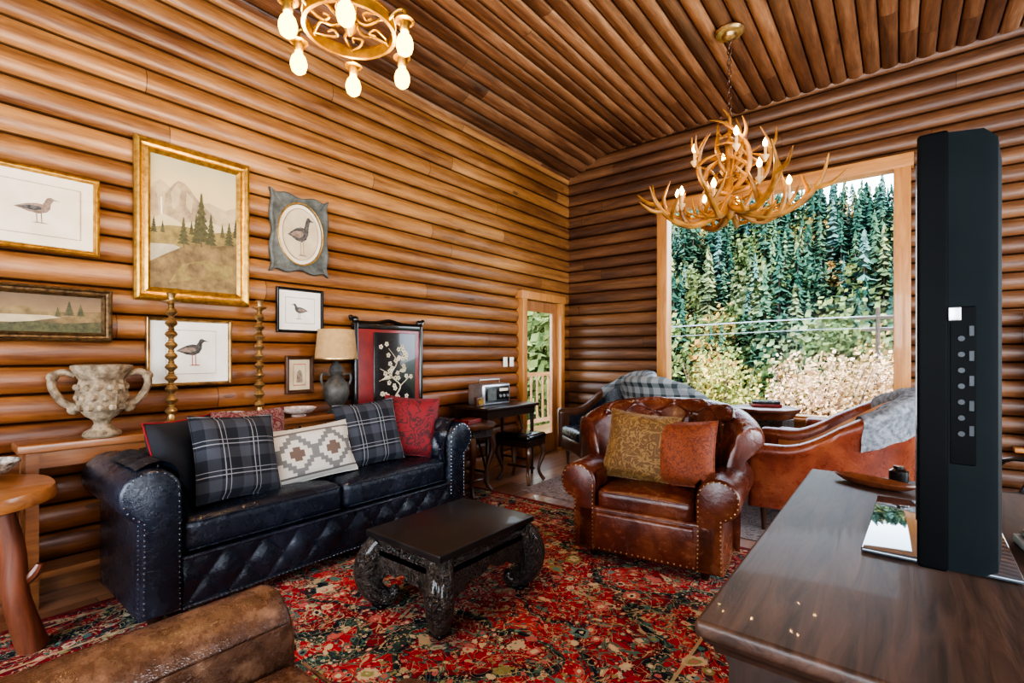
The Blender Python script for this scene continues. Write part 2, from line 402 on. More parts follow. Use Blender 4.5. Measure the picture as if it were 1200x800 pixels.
        for i in range(nu):
            for j in range(nv):
                a=i*(nv+1)+j; F.append((a,a+nv+1,a+nv+2,a+1))
        s.add(V,F,mat,M)
        if btn:
            for a in range(0,int(tu*2)+1):
                for b in range(0,int(tv*2)+1):
                    if (a+b)%2==0:
                        u=a/2/tu;v=b/2/tv
                        if 0.02<u<.98 and .06<v<.94: s.ball(pt(u,v),.011,btn,M,6)

# ---------------------------------------------------------------- room
XL,YF,XR,YB=-3.68,5.95,3.6,-2.6
BUL=.048
def prof(lo,hi,P=PITCH,B=BUL):
    res=[];k=math.floor(lo/P+1e-6)
    while k*P<hi-1e-6:
        a=k*P; fs=[0,.03,.08,.16,.28,.42,.58,.72,.84,.92,.97,1]
        zs=[a+f*P for f in fs]; zs=[min(max(z,lo),hi) for z in zs]
        st=[]
        for z in zs:
            f=min(1,max(0,(z-a)/P)); b=B*math.sqrt(max(0,1-abs(2*f-1)**2.2))
            if not st or abs(z-st[-1][0])>1e-5: st.append((z,b))
        if len(st)>1: res.append(st)
        k+=1
    return res
def siding(mb,fn,u0,u1,z0,z1,openings,mat):
    us=sorted({u0,u1,*[o[0] for o in openings],*[o[1] for o in openings]})
    for a,b in zip(us[:-1],us[1:]):
        mid=(a+b)/2; blk=sorted([(o[2],o[3]) for o in openings if o[0]<mid<o[1]]); lo=z0; iv=[]
        for p,q in blk:
            if p>lo: iv.append((lo,p))
            lo=q
        if lo<z1: iv.append((lo,z1))
        for p,q in iv:
            for st in prof(p,q):
                n=len(st); V=[fn(a,z,bl) for z,bl in st]+[fn(b,z,bl) for z,bl in st]
                mb.add(V,[(i,i+1,n+i+1,n+i) for i in range(n-1)],mat)
DOOR=(4.86,5.64,0,2.0)
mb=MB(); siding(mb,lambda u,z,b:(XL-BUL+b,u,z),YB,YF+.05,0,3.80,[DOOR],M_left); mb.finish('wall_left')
WIN=(-2.34,.07,.62,3.11); WIN2=(.86,1.75,.5,1.6)
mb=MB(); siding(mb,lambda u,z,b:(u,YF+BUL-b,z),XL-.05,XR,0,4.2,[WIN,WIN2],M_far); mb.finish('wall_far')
mb=MB(); siding(mb,lambda u,z,b:(XR+BUL-b,u,z),YB,YF,0,4.2,[(-1.5,1.2,.7,2.6),(2.2,4.6,.7,2.6)],M_left); mb.finish('wall_right')
mb=MB(); siding(mb,lambda u,z,b:(u,YB-BUL+b,z),XL,XR,0,4.2,[(-2.6,.2,.7,2.7),(.9,2.8,.7,2.7)],M_far); mb.finish('wall_back')
def cz(x):
    if x<-3.06: 
        t=(x+3.73)/.67; return 3.76+.27*t
    return 4.03+.012*(x+3.06)
mb=MB()
for st in prof(-3.74,XR+.1,CP,.036):
    n=len(st); V=[(x,YB-.1,cz(x)+.036-b) for x,b in st]+[(x,YF+.1,cz(x)+.036-b) for x,b in st]
    mb.add(V,[(i,i+1,n+i+1,n+i) for i in range(n-1)],M_ceil)
mb.finish('ceiling')
mb=MB(); mb.box((0,(YF+YB)/2,-.05),(7.6,YF-YB+.3,.1),M_floor); mb.finish('floor')
mb=MB(); mb.box((0,1.7,4.35),(7.9,9.2,.1),M_dark); mb.finish('roof')
def window(name,x0,x1,z0,z1,fw,y=YF):
    m=MB(); d=.16; yc=y
    for xx in (x0+fw*.35,x1-fw*.35): m.box((xx,yc,(z0+z1)/2),(fw,d,z1-z0+fw*1.3),M_trim,r=.008)
    for zz in (z0-fw*.15,z1+fw*.15): m.box(((x0+x1)/2,yc-.004,zz),(x1-x0+fw*.6,d,fw),M_trimh,r=.008)
    m.box(((x0+x1)/2,yc-.04,z0),(x1-x0+fw*2,.16,.04),M_trimh,r=.01)
    m.add([(x0,yc+.05,z0),(x1,yc+.05,z0),(x1,yc+.05,z1),(x0,yc+.05,z1)],[(0,1,2,3)],M_glass,smooth=False)
    m.finish(name)
window('window_1',WIN[0],WIN[1],WIN[2],WIN[3],.13)
window('window_2',WIN2[0],WIN2[1],WIN2[2],WIN2[3],.1)
m=MB(); y0,y1,_,zt=DOOR
for yy in(y0-.04,y1+.04): m.box((XL+.0,yy,zt/2+.03),(.14,.09,zt+.06),M_trim,r=.006)
m.box((XL,(y0+y1)/2,zt+.05),(.145,y1-y0+.22,.1),M_trim,r=.006)
m.finish('trim_door')
m=MB(); lw=.10; xd=XL-.03
for yy in(y0+.005+lw/2,y1-.005-lw/2): m.box((xd,yy,zt/2),(.045,lw,zt-.01),M_door,r=.004)
m.box((xd,(y0+y1)/2,zt-.07),(.044,y1-y0-.2,.13),M_door); m.box((xd,(y0+y1)/2,.13),(.044,y1-y0-.2,.25),M_door)
m.add([(xd,y0+.1,.25),(xd,y1-.1,.25),(xd,y1-.1,zt-.12),(xd,y0+.1,zt-.12)],[(0,1,2,3)],M_glass,smooth=False)
m.ball((xd+.06,y0+.06,1.0),.028,M_brass); m.tube([(xd,y0+.06,1.0),(xd+.06,y0+.06,1.0)],.01,M_brass)
m.box((xd+.03,y0+.06,1.12),(.02,.05,.07),M_brass)
m.finish('door_1')
m=MB(); m.box((XL+.012,4.62,1.22),(.012,.075,.115),M_plate,r=.004); m.box((XL+.022,4.62,1.22),(.012,.012,.03),M_plate); m.box((XL+.012,4.5,1.22),(.012,.075,.115),M_plate,r=.004); m.finish('light_switch')
m=MB(); m.box((XL+.012,(YB+4.7)/2,.05),(.025,4.7-YB,.1),M_console); m.finish('baseboard_left')
m=MB(); m.box((0,YF-.012,.05),(7.2,.025,.1),M_console); m.finish('baseboard_far')

# ---------------------------------------------------------------- rugs
m=MB(); m.box((0,0,.006),(3.0,3.95,.012),M_rug,r=.004); m.finish('persian_rug',(-1.78,1.56,0))
m=MB(); m.box((0,0,.005),(2.7,1.75,.01),M_grug,r=.003); m.finish('grey_area_rug',(-1.5,4.6,0))

# ---------------------------------------------------------------- seating helpers
def armprof(r,wb,h,z0,n=14,sx=1):
    hc=h-r; P=[(0,z0),(0,(z0+hc)*.5),(0,hc-.02)]
    for i in range(n+1):
        a=math.radians(-5+(235)*i/n); P.append((-r+r*math.cos(a),hc+r*math.sin(a)))
    P+=[(-wb,hc-r*1.0),(-wb,(z0+hc)*.45),(-wb,z0)]
    return [(p[0]*sx,p[1]) for p in P]
def inset(P,k):
    out=[];n=len(P)
    for i in range(n):
        a=Vector(P[i-1]);b=Vector(P[i]);c=Vector(P[(i+1)%n])
        t=(c-a); 
        nn=Vector((-t.y,t.x)).normalized() if t.length>1e-6 else Vector((0,0))
        out.append(b+nn*k)
    return out
def arm(m,x,y0,y1,r,wb,h,z0,mat,side,nail,M=None,nsp=.026,nr=.0048):
    P=armprof(r,wb,h,z0,sx=side)
    A=sum(P[i-1][0]*P[i][1]-P[i][0]*P[i-1][1] for i in range(len(P))); sg=1 if A>0 else -1
    rings=[]
    for (yy,k) in [(y0,.02),(y0+.006,.008),(y0+.02,0),(y0+(y1-y0)*.33,0),(y0+(y1-y0)*.66,0),(y1-.02,0),(y1,.015)]:
        Q=inset(P,k*sg); rings.append([(x+q[0],yy,q[1]) for q in Q])
    m.loft(rings,mat,M)
    Q=inset(P,.016*sg)
    for i in range(1,len(Q)):
        a=Vector(Q[i-1]);b=Vector(Q[i]);L=(b-a).length;n=max(1,int(round(L/nsp)))
        for k in range(n):
            p=a+(b-a)*(k/n); m.ball((x+p.x,y0+.001,p.y),nr,nail,M,6)
# ---------------------------------------------------------------- chesterfield sofa
def sofa():
    m=MB(); W=2.27;Dp=.74;h=.765;r=.125;wb=.17; hy=Dp/2; L=M_lblack
    xi=W/2-2*r
    for sd in(-1,1):
        arm(m,sd*xi,-hy,hy-.02,r,wb,h,.07,L,-sd,M_nails)
        for k in range(24): m.ball((sd*(xi+wb+.001),-hy+.03,.09+k*.022),.0045,M_nails,None,6)
    hc=h-r
    P=armprof(r,wb,h+.0,.07)
    yb=hy-2*r
    rings=[[(xx,yb-p[0],p[1]) for p in P] for xx in (-xi-.10,-xi*.5,0,xi*.5,xi+.10)]
    m.loft(rings,L)
    def fb(u,v):
        x=-xi+2*xi*u; s=v*.62
        if s<.27: return (x,yb-.012,.40+s*.85)
        a=(s-.27)/.35*2.3
        return (x,yb+r-(r+.012)*math.cos(a),hc+(r+.012)*math.sin(a))
    m.surf(fb,150,34,L,None,9,2.0,.045,M_lblack,-1)
    for sd in(-1,1):
        def fa(u,v):
            y=-hy+.03+(Dp-.28)*u; s=v*.55
            if s<.22: return (sd*(xi-.012),y,.42+s)
            a=(s-.22)/.33*2.0
            return (sd*(xi+r-(r+.012)*math.cos(a)),y,hc+(r+.012)*math.sin(a))
        m.surf(fa,50,30,L,None,3,2,.035,M_lblack,-1 if sd>0 else 1)
    m.box((0,-.02,.19),(2*xi+.3,Dp-.08,.24),L,r=.02)
    m.surf(lambda u,v:(-xi+2*xi*u,-hy+.01,.075+.235*v),180,22,L,None,9,1,.026,M_lblack,1)
    m.tube([(-xi,-hy+.005,.31),(xi,-hy+.005,.31)],.011,L)
    m.tube([(-xi,-hy+.005,.075),(xi,-hy+.005,.075)],.011,L)
    k=0
    while -xi+k*.024<xi: m.ball((-xi+k*.024,-hy-.006,.075),.0048,M_nails,None,6); k+=1
    for cx in(-xi/2,xi/2): 
        m.box((cx,-.1,.40),(xi-.008,Dp-.26,.18),L,r=.05,seg=4,mid=10,puff=.024)
        for zz in(.335,.47): m.tube([(cx-xi/2+.03,-hy+.03,zz),(cx+xi/2-.03,-hy+.03,zz)],.005,L)
    for sx in(-1,1):
        for sy in(-1,1): m.lathe([(.02,0),(.03,.015),(.036,.04),(.03,.07),(.03,.08)],M_dark,T(sx*(W/2-.16),sy*(hy-.09),0),12)
    return m.finish('chesterfield_sofa',(-3.055,1.74,0.012),(0,0,90))
sofa()
def armchair(name,L,nail,loc,rz,W=1.08,Dp=.88,h=.60,hb=.97,r=.12,wb=.15,tuft=True,aw=75,wing=.30):
    m=MB(); hy=Dp/2; xi=W/2-2*r
    for sd in(-1,1): 
        arm(m,sd*xi,-hy+.03,hy-.12,r,wb,h,.06,L,-sd,nail)
        m.surf(lambda u,v:(sd*(xi-.003),-hy+.05+(Dp-.3)*u,.35+.2*v),20,8,L)
    s0=math.sin(math.radians(aw)); c0=1-math.cos(math.radians(aw)); wbk=W/2-.06
    def ring(u,k=0):
        th=math.radians(aw*u); x=(wbk-.10)*math.sin(th)/s0; y=hy-.20-wing*(1-math.cos(th))/c0
        nx,ny=math.sin(th*.75),math.cos(th*.75)
        top=hb-.13*abs(u)**3; rr=.085; hc=top-rr
        pr=[(0,.30),(0.0,.45),(.01,.6),(.02,hc-.06)]
        for i in range(13):
            a=math.radians(190-225*i/12); pr.append((.02+rr+.03+rr*math.cos(a)*1.15,hc+rr*math.sin(a)))
        pr+=[(.13,hc-.12),(.11,.5),(.10,.08)]
        res=[]
        for d,z in pr:
            lean=.13*max(0,(z-.35))/.6*(1-.4*abs(u))
            dd=d+lean
            res.append((x+nx*dd,y+ny*dd,z))
        return res
    us=[-1+2*i/40 for i in range(41)]
    rings=[ring(u) for u in us]
    def shrink(rg,f,du):
        c=Vector((sum(p[0] for p in rg)/len(rg),sum(p[1] for p in rg)/len(rg),0)); 
        return [ (c.x+(p[0]-c.x)*f,c.y+(p[1]-c.y)*f-du,p[2]*(1-.01*(1-f))) for p in rg]
    rings=[shrink(rings[0],.5,.022),shrink(rings[0],.85,.012)]+rings+[shrink(rings[-1],.85,.012),shrink(rings[-1],.5,.022)]
    m.loft(rings,L)
    if tuft:
        def fb(u,v):
            uu=-.8+1.6*u; rg=ring(uu); 
            idx=v*8+1.2; i=int(idx); f=idx-i
            a=Vector(rg[i]);b=Vector(rg[i+1]); p=a+(b-a)*f
            th=math.radians(aw*uu*.75); return p-Vector((math.sin(th),math.cos(th),-.3))*.006
        m.surf(fb,90,36,L,None,4,1.5,.045,L,-1)
    m.box((0,-.01,.2),(2*xi+.24,Dp-.08,.28),L,r=.02)
    m.box((0,-hy+.045,.19),(2*xi+.01,.06,.24),L,r=.02)
    m.box((0,-.09,.38),(2*xi-.006,Dp-.25,.15),L,r=.05,seg=4,mid=10,puff=.03)
    for zz in(.325,.435): m.tube([(-xi+.03,-hy+.03,zz),(xi-.03,-hy+.03,zz)],.005,L)
    k=0
    while -xi+k*.035<xi: m.ball((-xi+k*.035,-hy+.014,.09),.0055,nail,None,6); k+=1
    for sd in(-1,1):
        for k in range(22): m.ball((sd*(xi+wb+.001),-hy+.07+k*.033,.08),.0055,nail,None,6)
    for sx in(-1,1):
        for sy in(-1,1): m.lathe([(.02,0),(.028,.02),(.03,.07)],M_dark,T(sx*(W/2-.2),sy*(hy-.12),0),10)
    return m.finish(name,loc,(0,0,rz))
armchair('leather_armchair',M_lred,M_nail,(-1.25,3.17,.012),7)
armchair('leather_club_chair',M_lbrown,M_lbrown,(-1.11,.20,.012),180,W=.94,Dp=1.06,h=.61,hb=.90,r=.13,tuft=False,aw=60,wing=.10)
def barrel(name,loc,rz,Lo,Li,throw=None,lo=.66,hi=1.05,sc=1,tr=(-.30,.2),vmax=11.8):
    m=MB()
    def plan(u):
        if abs(u)<.5:
            th=u*2*pi/2; return Vector((.36*math.sin(th),.10+.36*math.cos(th))),Vector((math.sin(th),math.cos(th)))
        sd=1 if u>0 else -1; t=(abs(u)-.5)*2
        return Vector((sd*(.36+.03*t),.10-.52*t)),Vector((sd,0))
    def top(u):
        t=min(1,max(0,(abs(u)-.06)/.76)); t=t*t*(3-2*t); return hi+(lo-hi)*t+.02*max(0,abs(u)-.8)
    def ring(u,f=1,dz=0):
        p,n=plan(u); tp=top(u)-dz; r=.055; hc=tp-r; pr=[(0,.22),(0,.4),(-.005,hc-.06)]
        for i in range(9):
            a=math.radians(200-240*i/8); pr.append((.055+.068*math.cos(a),hc+r*math.sin(a)))
        pr+=[(.085,hc-.08),(.075,.4),(.06,.20)]
        out=[]
        for d,z in pr:
            dd=.045+(d-.045)*f+.12*max(0,z-.4)*(1-abs(u)*.6)
            out.append((p.x+n.x*dd,p.y+n.y*dd,z))
        return out
    us=[-1+2*i/56 for i in range(57)]
    rg=[ring(u) for u in us]
    def off(r,f,dy,dz): return [(q[0],q[1]-dy,q[2]) for q in ring(r,f,dz)]
    rg=[off(-1,.35,.03,.035),off(-1,.8,.02,.01)]+rg+[off(1,.8,.02,.01),off(1,.35,.03,.035)]
    m.loft(rg,Lo)
    m.box((0,-.08,.30),(.72,.70,.18),Lo,r=.03)
    m.box((0,-.10,.44),(.68,.68,.14),Li,r=.05,seg=3,mid=8,puff=.03)
    m.surf(lambda u,v:(lambda rr:(rr[0]*.98,rr[1]*.98,.44+(top(-.9+1.8*u)-.53)*v))(ring(-.9+1.8*u)[1][:2]),50,6,Li)
    for sx in(-1,1):
        for sy in(-.36,.3): m.lathe([(.014,0),(.028,.22)],M_dkbrown,T(sx*.3,sy,0),10)
    if throw:
        def ft(u,v):
            uu=tr[0]+(tr[1]-tr[0])*u; rg=ring(uu); n0=1.5; idx=n0+v*vmax; i=min(int(idx),len(rg)-2); f=idx-i
            a=Vector(rg[i]);b=Vector(rg[i+1]);p=a+(b-a)*f; pp,n=plan(uu)
            s=-1 if i<6 else 1
            return p+Vector((n.x*.014*s,n.y*.014*s,.014+.005*math.sin(u*40)))
        m.surf(ft,40,30,throw)
    o=m.finish(name,loc,(0,0,rz)); o.scale=(sc,sc,sc); return o
barrel('barrel_lounge_chair',(-.46,4.34,.01),-84,M_lcar,M_ltan,M_grey,tr=(-.30,.42),vmax=10.8)
barrel('barrel_lounge_chair.001',(-.34,5.25,0.01),-96,M_lcar,M_ltan,None)
def plaidthrow():
    g=G('plaid_throw'); x=g.xyz(g.obj())
    def line(c,k,w,o=0): return g.m('LESS_THAN',g.m('FRACT',g.m('ADD',g.m('MULTIPLY',c,k),o)),w)
    col=g.mix(g.m('MULTIPLY',g.m('ADD',line(x[0],9,.4),line(x[2],9,.4)),.5),(.24,.26,.27),(.03,.045,.05))
    g.set(col=col,rough=.95); return g.mat
M_plaidt=plaidthrow()
barrel('window_armchair',(-2.66,5.02,.01),-40,M_dkbrown,M_lblack,M_plaidt,sc=.90,lo=.72,hi=1.22,tr=(-.45,.4),vmax=11)
barrel('window_armchair.001',(-1.70,4.78,.01),168,M_dkbrown,M_lblack,M_plaidt,sc=.90,lo=.72,hi=1.21,tr=(-.40,.40))

# ---------------------------------------------------------------- pillows
def pillow(name,w,h,t,mat,loc,rot,extra=None):
    m=MB(); n=18
    for sg in(-1,1):
        V=[];F=[]
        for i in range(n+1):
            for j in range(n+1):
                u=-1+2*i/n;v=-1+2*j/n
                x=w/2*u*(1-.07*(1-v*v));z=h/2*v*(1-.07*(1-u*u))
                th=t/2*(max(0,(1-u**4)*(1-v**4)))**.55
                th*=1+.10*math.sin(5*u+3*v+w*9)
                V.append((x,sg*th,z))
        for i in range(n):
            for j in range(n):
                a=i*(n+1)+j; q=(a,a+n+1,a+n+2,a+1); F.append(q if sg<0 else tuple(reversed(q)))
        m.add(V,F,mat)
    P=[]
    for k in range(40):
        a=k/40*4; s=int(a);f=-1+2*(a-s); u,v=[(f,-1),(1,f),(-f,1),(-1,-f)][s]
        P.append((w/2*u*(1-.07*(1-v*v)),0,h/2*v*(1-.07*(1-u*u))))
    m.tube(P,.005,extra or mat,closed=True,seg=6)
    if extra:
        m.surf(lambda u,v:(w*(.18+.05*u),-(t/2+.001)*(max(0,(1-(.4)**4)*(1-(-.96+1.92*v)**4)))**.55*1.12,h/2*(-.96+1.92*v)),3,16,extra)
    return m.finish(name,loc,rot,sharp=None)
pillow('throw_pillow',.44,.44,.14,M_blkpil,(-3.09,1.00,.735),(-14,0,118),M_redstripe)
pillow('plaid_pillow',.47,.47,.14,M_plaid,(-2.91,1.19,.735),(-20,4,96))
pillow('throw_pillow.001',.42,.42,.12,M_marpil,(-3.12,1.36,.755),(-12,0,86))
pillow('kilim_lumbar_pillow',.58,.35,.13,M_kilim,(-2.96,1.66,.675),(-20,-3,88))
pillow('plaid_pillow.001',.48,.46,.14,M_plaid,(-3.0,2.13,.74),(-18,-3,84))
pillow('throw_pillow.002',.43,.47,.14,M_redpil,(-3.0,2.51,.74),(-14,6,58))
pillow('damask_pillow',.46,.46,.15,M_golddam,(-1.34,3.06,.695),(-20,5,12))
pillow('damask_pillow.001',.42,.42,.14,M_orange,(-1.07,3.08,.68),(-18,-4,-2))

# ---------------------------------------------------------------- coffee table
g=G('carved_black_wood'); o=g.obj(); cf=g.noise(o,38,2,.5,2.2).outputs[0]
g.set(col=g.ramp(cf,[(.4,(.004,.0035,.003)),(.62,(.075,.058,.045))]),rough=.32,coat=.4); g.bump(cf,1,.025); M_carv=g.mat
def coffee():
    m=MB(); a,b=.275,.36; B=M_blackl
    m.box((0,0,.378),(2*a,2*b,.034),M_tabletop,r=.007); m.box((0,0,.348),(2*a-.05,2*b-.05,.03),M_carv,r=.006)
    m.box((0,0,.30),(2*a-.03,2*b-.03,.075),M_carv,r=.02)
    def apron(L):
        pts=[(-L,.31)]+[(L,.31)]
        n=24
        for i in range(n+1):
            u=1-2*i/n; x=L*u; z=.155+.08*(1-abs(u)**1.5)-.022*abs(math.sin(u*pi*2.2))
            pts.append((x,z-.03*(abs(u)>.8)))
        return pts
    for sy in(-1,1): m.prism(apron(a-.04),.03,M_carv,T(0,sy*(b-.03)-.015,0))
    for sx in(-1,1): m.prism(apron(b-.04),.03,M_carv,T(sx*(a-.03),0,0)@R('Z',90)@T(0,-.015,0))
    for sx in(-1,1):
        for sy in(-1,1):
            dx,dy=sx*.7071,sy*.7071; cx,cy=sx*(a-.06),sy*(b-.06)
            P=[(0,.33),(.05,.27),(.078,.19),(.062,.11),(.015,.06),(-.035,.045),(-.062,.065),(-.05,.095)]
            rad=[.06,.068,.068,.06,.05,.04,.032,.022]
            m.tube([(cx+dx*p[0],cy+dy*p[0],p[1]) for p in P],rad,M_carv,smooth=5,seg=12)
            m.box((cx,cy,.012),(.08,.08,.024),B,r=.008)
    return m.finish('carved_coffee_table',(-1.87,1.855,.012))
coffee()

# ---------------------------------------------------------------- console and decor
m=MB(); m.box((-3.555,1.325,.82),(.215,1.90,.045),M_console,r=.008)
for yy in(.43,1.3,2.2): 
    for xx in(-3.63,-3.48): m.box((xx,yy,.40),(.05,.05,.80),M_console)
m.box((-3.555,1.32,.76),(.18,1.82,.09),M_console); m.box((-3.555,1.32,.16),(.18,1.82,.03),M_console); m.finish('console_table')
CT=.8425
def urn():
    m=MB(); rnd=lambda a,z:1+.035*math.sin(a*13)+.02*math.sin(z*90)
    m.lathe([(.075,0),(.085,.012),(.08,.03),(.05,.05),(.035,.075),(.04,.095),(.075,.12),(.10,.16),(.112,.21),(.115,.25),(.105,.29),(.10,.32),(.118,.36),(.135,.385),(.137,.40),(.12,.405),(.09,.37),(.085,.3)],M_urn,None,40,rnd)
    for s in(-1,1):
        m.tube([(0,s*.10,.17),(0,s*.16,.20),(0,s*.205,.28),(0,s*.20,.345),(0,s*.16,.365),(0,s*.115,.345)],[.018,.022,.02,.02,.018,.016],M_urn,smooth=5,seg=9)
        m.ball((0,s*.205,.34),.028,M_urn); m.ball((0,s*.12,.16),.03,M_urn)
    for k in range(39):
        a=2*pi*k/13+.2*(k//13); z=.17+.055*(k//13); m.ball((.108*math.cos(a),.108*math.sin(a),z),.02,M_urn,None,6)
    m.finish('stone_urn',(-3.515,.72,CT),(0,0,-14))
urn()
def candlestick(name,loc,h):
    m=MB(); s=h/.88
    pr=[(.062,0),(.066,.01),(.06,.025),(.035,.045),(.02,.06),(.016,.075)]
    z=.09
    while z<.74:
        pr+=[(.014,z),(.026,z+.012),(.030,z+.022),(.026,z+.032),(.013,z+.046),(.017,z+.052),(.012,z+.058)]; z+=.066
    pr+=[(.014,z),(.02,z+.01),(.04,z+.02),(.042,z+.026),(.015,z+.034),(.016,z+.05),(.024,z+.07),(.02,z+.075)]
    m.lathe([(r*1.15,zz*s) for r,zz in pr],M_brass,None,20); m.finish(name,loc)
candlestick('brass_candlestick',(-3.52,1.055,CT),.90); candlestick('brass_candlestick.001',(-3.52,1.585,CT),.90)
def bowl(name,loc,r,h,mat):
    m=MB(); pr=[(r*.4,0),(r*.42,.01),(r*.3,.018),(r*.7,h*.4),(r*.93,h*.8),(r,h),(r*.97,h),(r*.88,h*.75),(r*.6,h*.4),(.005,h*.25)]
    m.lathe(pr,mat,None,28); m.finish(name,loc)
bowl('ceramic_bowl',(-3.535,1.88,CT),.125,.065,M_bowl)
bowl('patterned_bowl',(-3.54,1.40,CT),.09,.07,M_wicker)
bowl('patterned_bowl.001',(-3.26,.22,.723),.15,.09,M_wicker)
def lamp():
    m=MB()
    m.lathe([(.07,0),(.075,.015),(.05,.03),(.045,.05),(.085,.10),(.10,.16),(.095,.22),(.06,.27),(.04,.30),(.055,.33),(.045,.37),(.02,.40),(.012,.42),(.012,.47)],M_lampb,None,28)
    for s in(-1,1): m.tube([(s*.05,0,.30),(s*.10,0,.31),(s*.11,0,.26),(s*.09,0,.21)],.01,M_lampb,smooth=4)
    m.lathe([(.160,.43),(.162,.43),(.138,.66),(.136,.66)],M_shade,None,32); m.lathe([(.163,.425),(.163,.435)],M_brass,None,32)
    m.finish('table_lamp',(-3.50,2.17,CT),(0,0,60))
lamp()
def screen():
    m=MB(); w,h=.74,1.58
    m.box((0,0,h/2+.02),(.035,w,h-.06),M_redl,r=.006)
    for s in(-1,1):
        m.box((0,s*(w/2-.015),h/2),(.06,.04,h),M_blackl,r=.012)
        m.tube([(0,s*(w/2-.02),h-.01),(.0,s*(w/2-.0),h+.03),(.0,s*(w/2+.03),h+.045),(.0,s*(w/2+.02),h+.01)],[.02,.018,.015,.01],M_blackl,smooth=4)
        m.ball((0,s*(w/2-.02),h+.02),.032,M_blackl)
    for zz in(h-.03,.07): m.box((0,0,zz),(.05,w,.05),M_blackl,r=.012)
    m.tube([(0,-w/2,h+.0),(0,-.15,h-.0),(0,0,h+.025),(0,.15,h),(0,w/2,h)],.018,M_blackl,smooth=5)
    m.box((.012,.05,h/2+.05),(.03,w-.28,h-.26),M_blackl,r=.004)
    P=[(.032,.12,.75),(.032,.04,.9),(.032,.10,1.02),(.032,0,1.12),(.032,.06,1.24),(.032,-.03,1.36)]
    m.tube(P,[.009,.008,.007,.006,.005,.003],M_bone,smooth=6,seg=6)
    for (a,b) in (((.032,.04,.9),(.032,-.10,.98)),((.032,.10,1.02),(.032,.2,1.10)),((.032,0,1.12),(.032,-.12,1.18)),((.032,.06,1.24),(.032,.16,1.32)),((.032,.02,1.1),(.032,-.1,1.08)),((.032,.08,.8),(.032,.2,.86))):
        m.tube([a,b],[.005,.003],M_bone,seg=6)
    rs=random.Random(4)
    for k in range(44):
        y=rs.gauss(.04,.10); z=.74+rs.random()*.66
        if abs(y-.04)>.19: continue
        for j in range(5):
            an=j*2*pi/5+k; m.ball((.03,y+.014*math.cos(an),z+.014*math.sin(an)),.004,M_bone,None,6,.010,.010)
    for (y,z) in((-.04,1.10),(.13,1.16)):
        m.ball((.03,y,z),.005,M_bone,None,8,.035,.02); m.ball((.03,y+.03,z+.02),.005,M_bone,None,6,.012,.012); m.tube([(.03,y-.02,z),(.03,y-.09,z-.03)],[.006,.002],M_bone,seg=5)
    m.finish('lacquer_panel_screen',(-3.60,2.76,0),(0,0,0))
screen()
m=MB(); m.lathe([(.34,.655),(.365,.665),(.37,.69),(.36,.72),(.35,.722)],M_slab,None,48,lambda a,z:.97+.02*math.sin(3*a)+.01*math.sin(7*a))
for k in range(3):
    a=math.radians([62,170,290][k]); c,s=math.cos(a),math.sin(a)
    m.tube([(.29*c,.29*s,.012),(.23*c+.02,.23*s,.25),(.22*c,.22*s,.45),(.17*c,.17*s,.66)],[.055,.045,.042,.045],M_log,smooth=5,seg=12)
    m.tube([(.22*c,.22*s,.28),(.29*c,.29*s,.34),(.31*c,.31*s,.38)],[.028,.022,.012],M_log,smooth=3)
m.finish('log_side_table',(-3.12,.12,0))

# ---------------------------------------------------------------- writing desk + radio + stools
m=MB(); 
m.box((-3.37,3.97,.765),(.54,.86,.03),M_dark,r=.006); m.box((-3.37,3.97,.71),(.46,.78,.08),M_dark)
for yy in(3.6,4.34):
    for xx in(-3.58,-3.16): m.tube([(xx,yy,.0),(xx,yy,.2),(xx,yy,.68)],[.014,.016,.022],M_dark)
    m.tube([(-3.58,yy,.15),(-3.16,yy,.15)],.012,M_dark)
    m.tube([(-3.16,yy,.12),(-3.37,yy,.7)],.01,M_dark)
m.finish('writing_desk')
m=MB(); m.box((0,0,.11),(.22,.44,.22),M_metal,r=.02); m.box((.111,0,.11),(.006,.38,.17),M_blackl,r=.002)
m.box((.114,-.09,.11),(.004,.14,.12),M_ltgrey)
for yy in(.04,.10,.16): m.lathe([(.018,0),(.016,.012)],M_metal,T(.114,yy,.09)@R('Y',90),12)
m.box((.115,.1,.155),(.003,.14,.03),M_cream); m.tube([(0,-.16,.22),(0,-.16,.26),(0,.16,.26),(0,.16,.22)],.007,M_metal)
m.finish('vintage_radio',(-3.42,3.93,.78))
m=MB(); m.box((0,0,.05),(.05,.10,.10),M_dkbrown,r=.01); m.lathe([(.036,0),(.036,.006)],M_gold,T(.026,0,.055)@R('Y',90),20); m.finish('mantel_clock',(-3.3,3.63,.78))
def stool(name,loc,rz,w=.42,h=.5):
    m=MB(); m.box((0,0,h-.03),(w,w*.85,.07),M_blackl,r=.03,mid=4,puff=.01); m.box((0,0,h-.09),(w-.03,w*.8,.06),M_dark)
    for sx in(-1,1):
        for sy in(-1,1):
            m.tube([(sx*(w/2-.05),sy*(w*.4-.05),h-.1),(sx*(w/2-.02),sy*(w*.4-.02),h*.6),(sx*(w/2-.06),sy*(w*.4-.06),h*.25),(sx*(w/2-.02),sy*(w*.4-.02),.012)],[.03,.026,.016,.02],M_dkbrown,smooth=5)
    m.tube([(-w/2+.05,0,h*.3),(w/2-.05,0,h*.3)],.012,M_dark); m.finish(name,loc,(0,0,rz))
stool('wooden_stool',(-3.07,4.02,0),5)
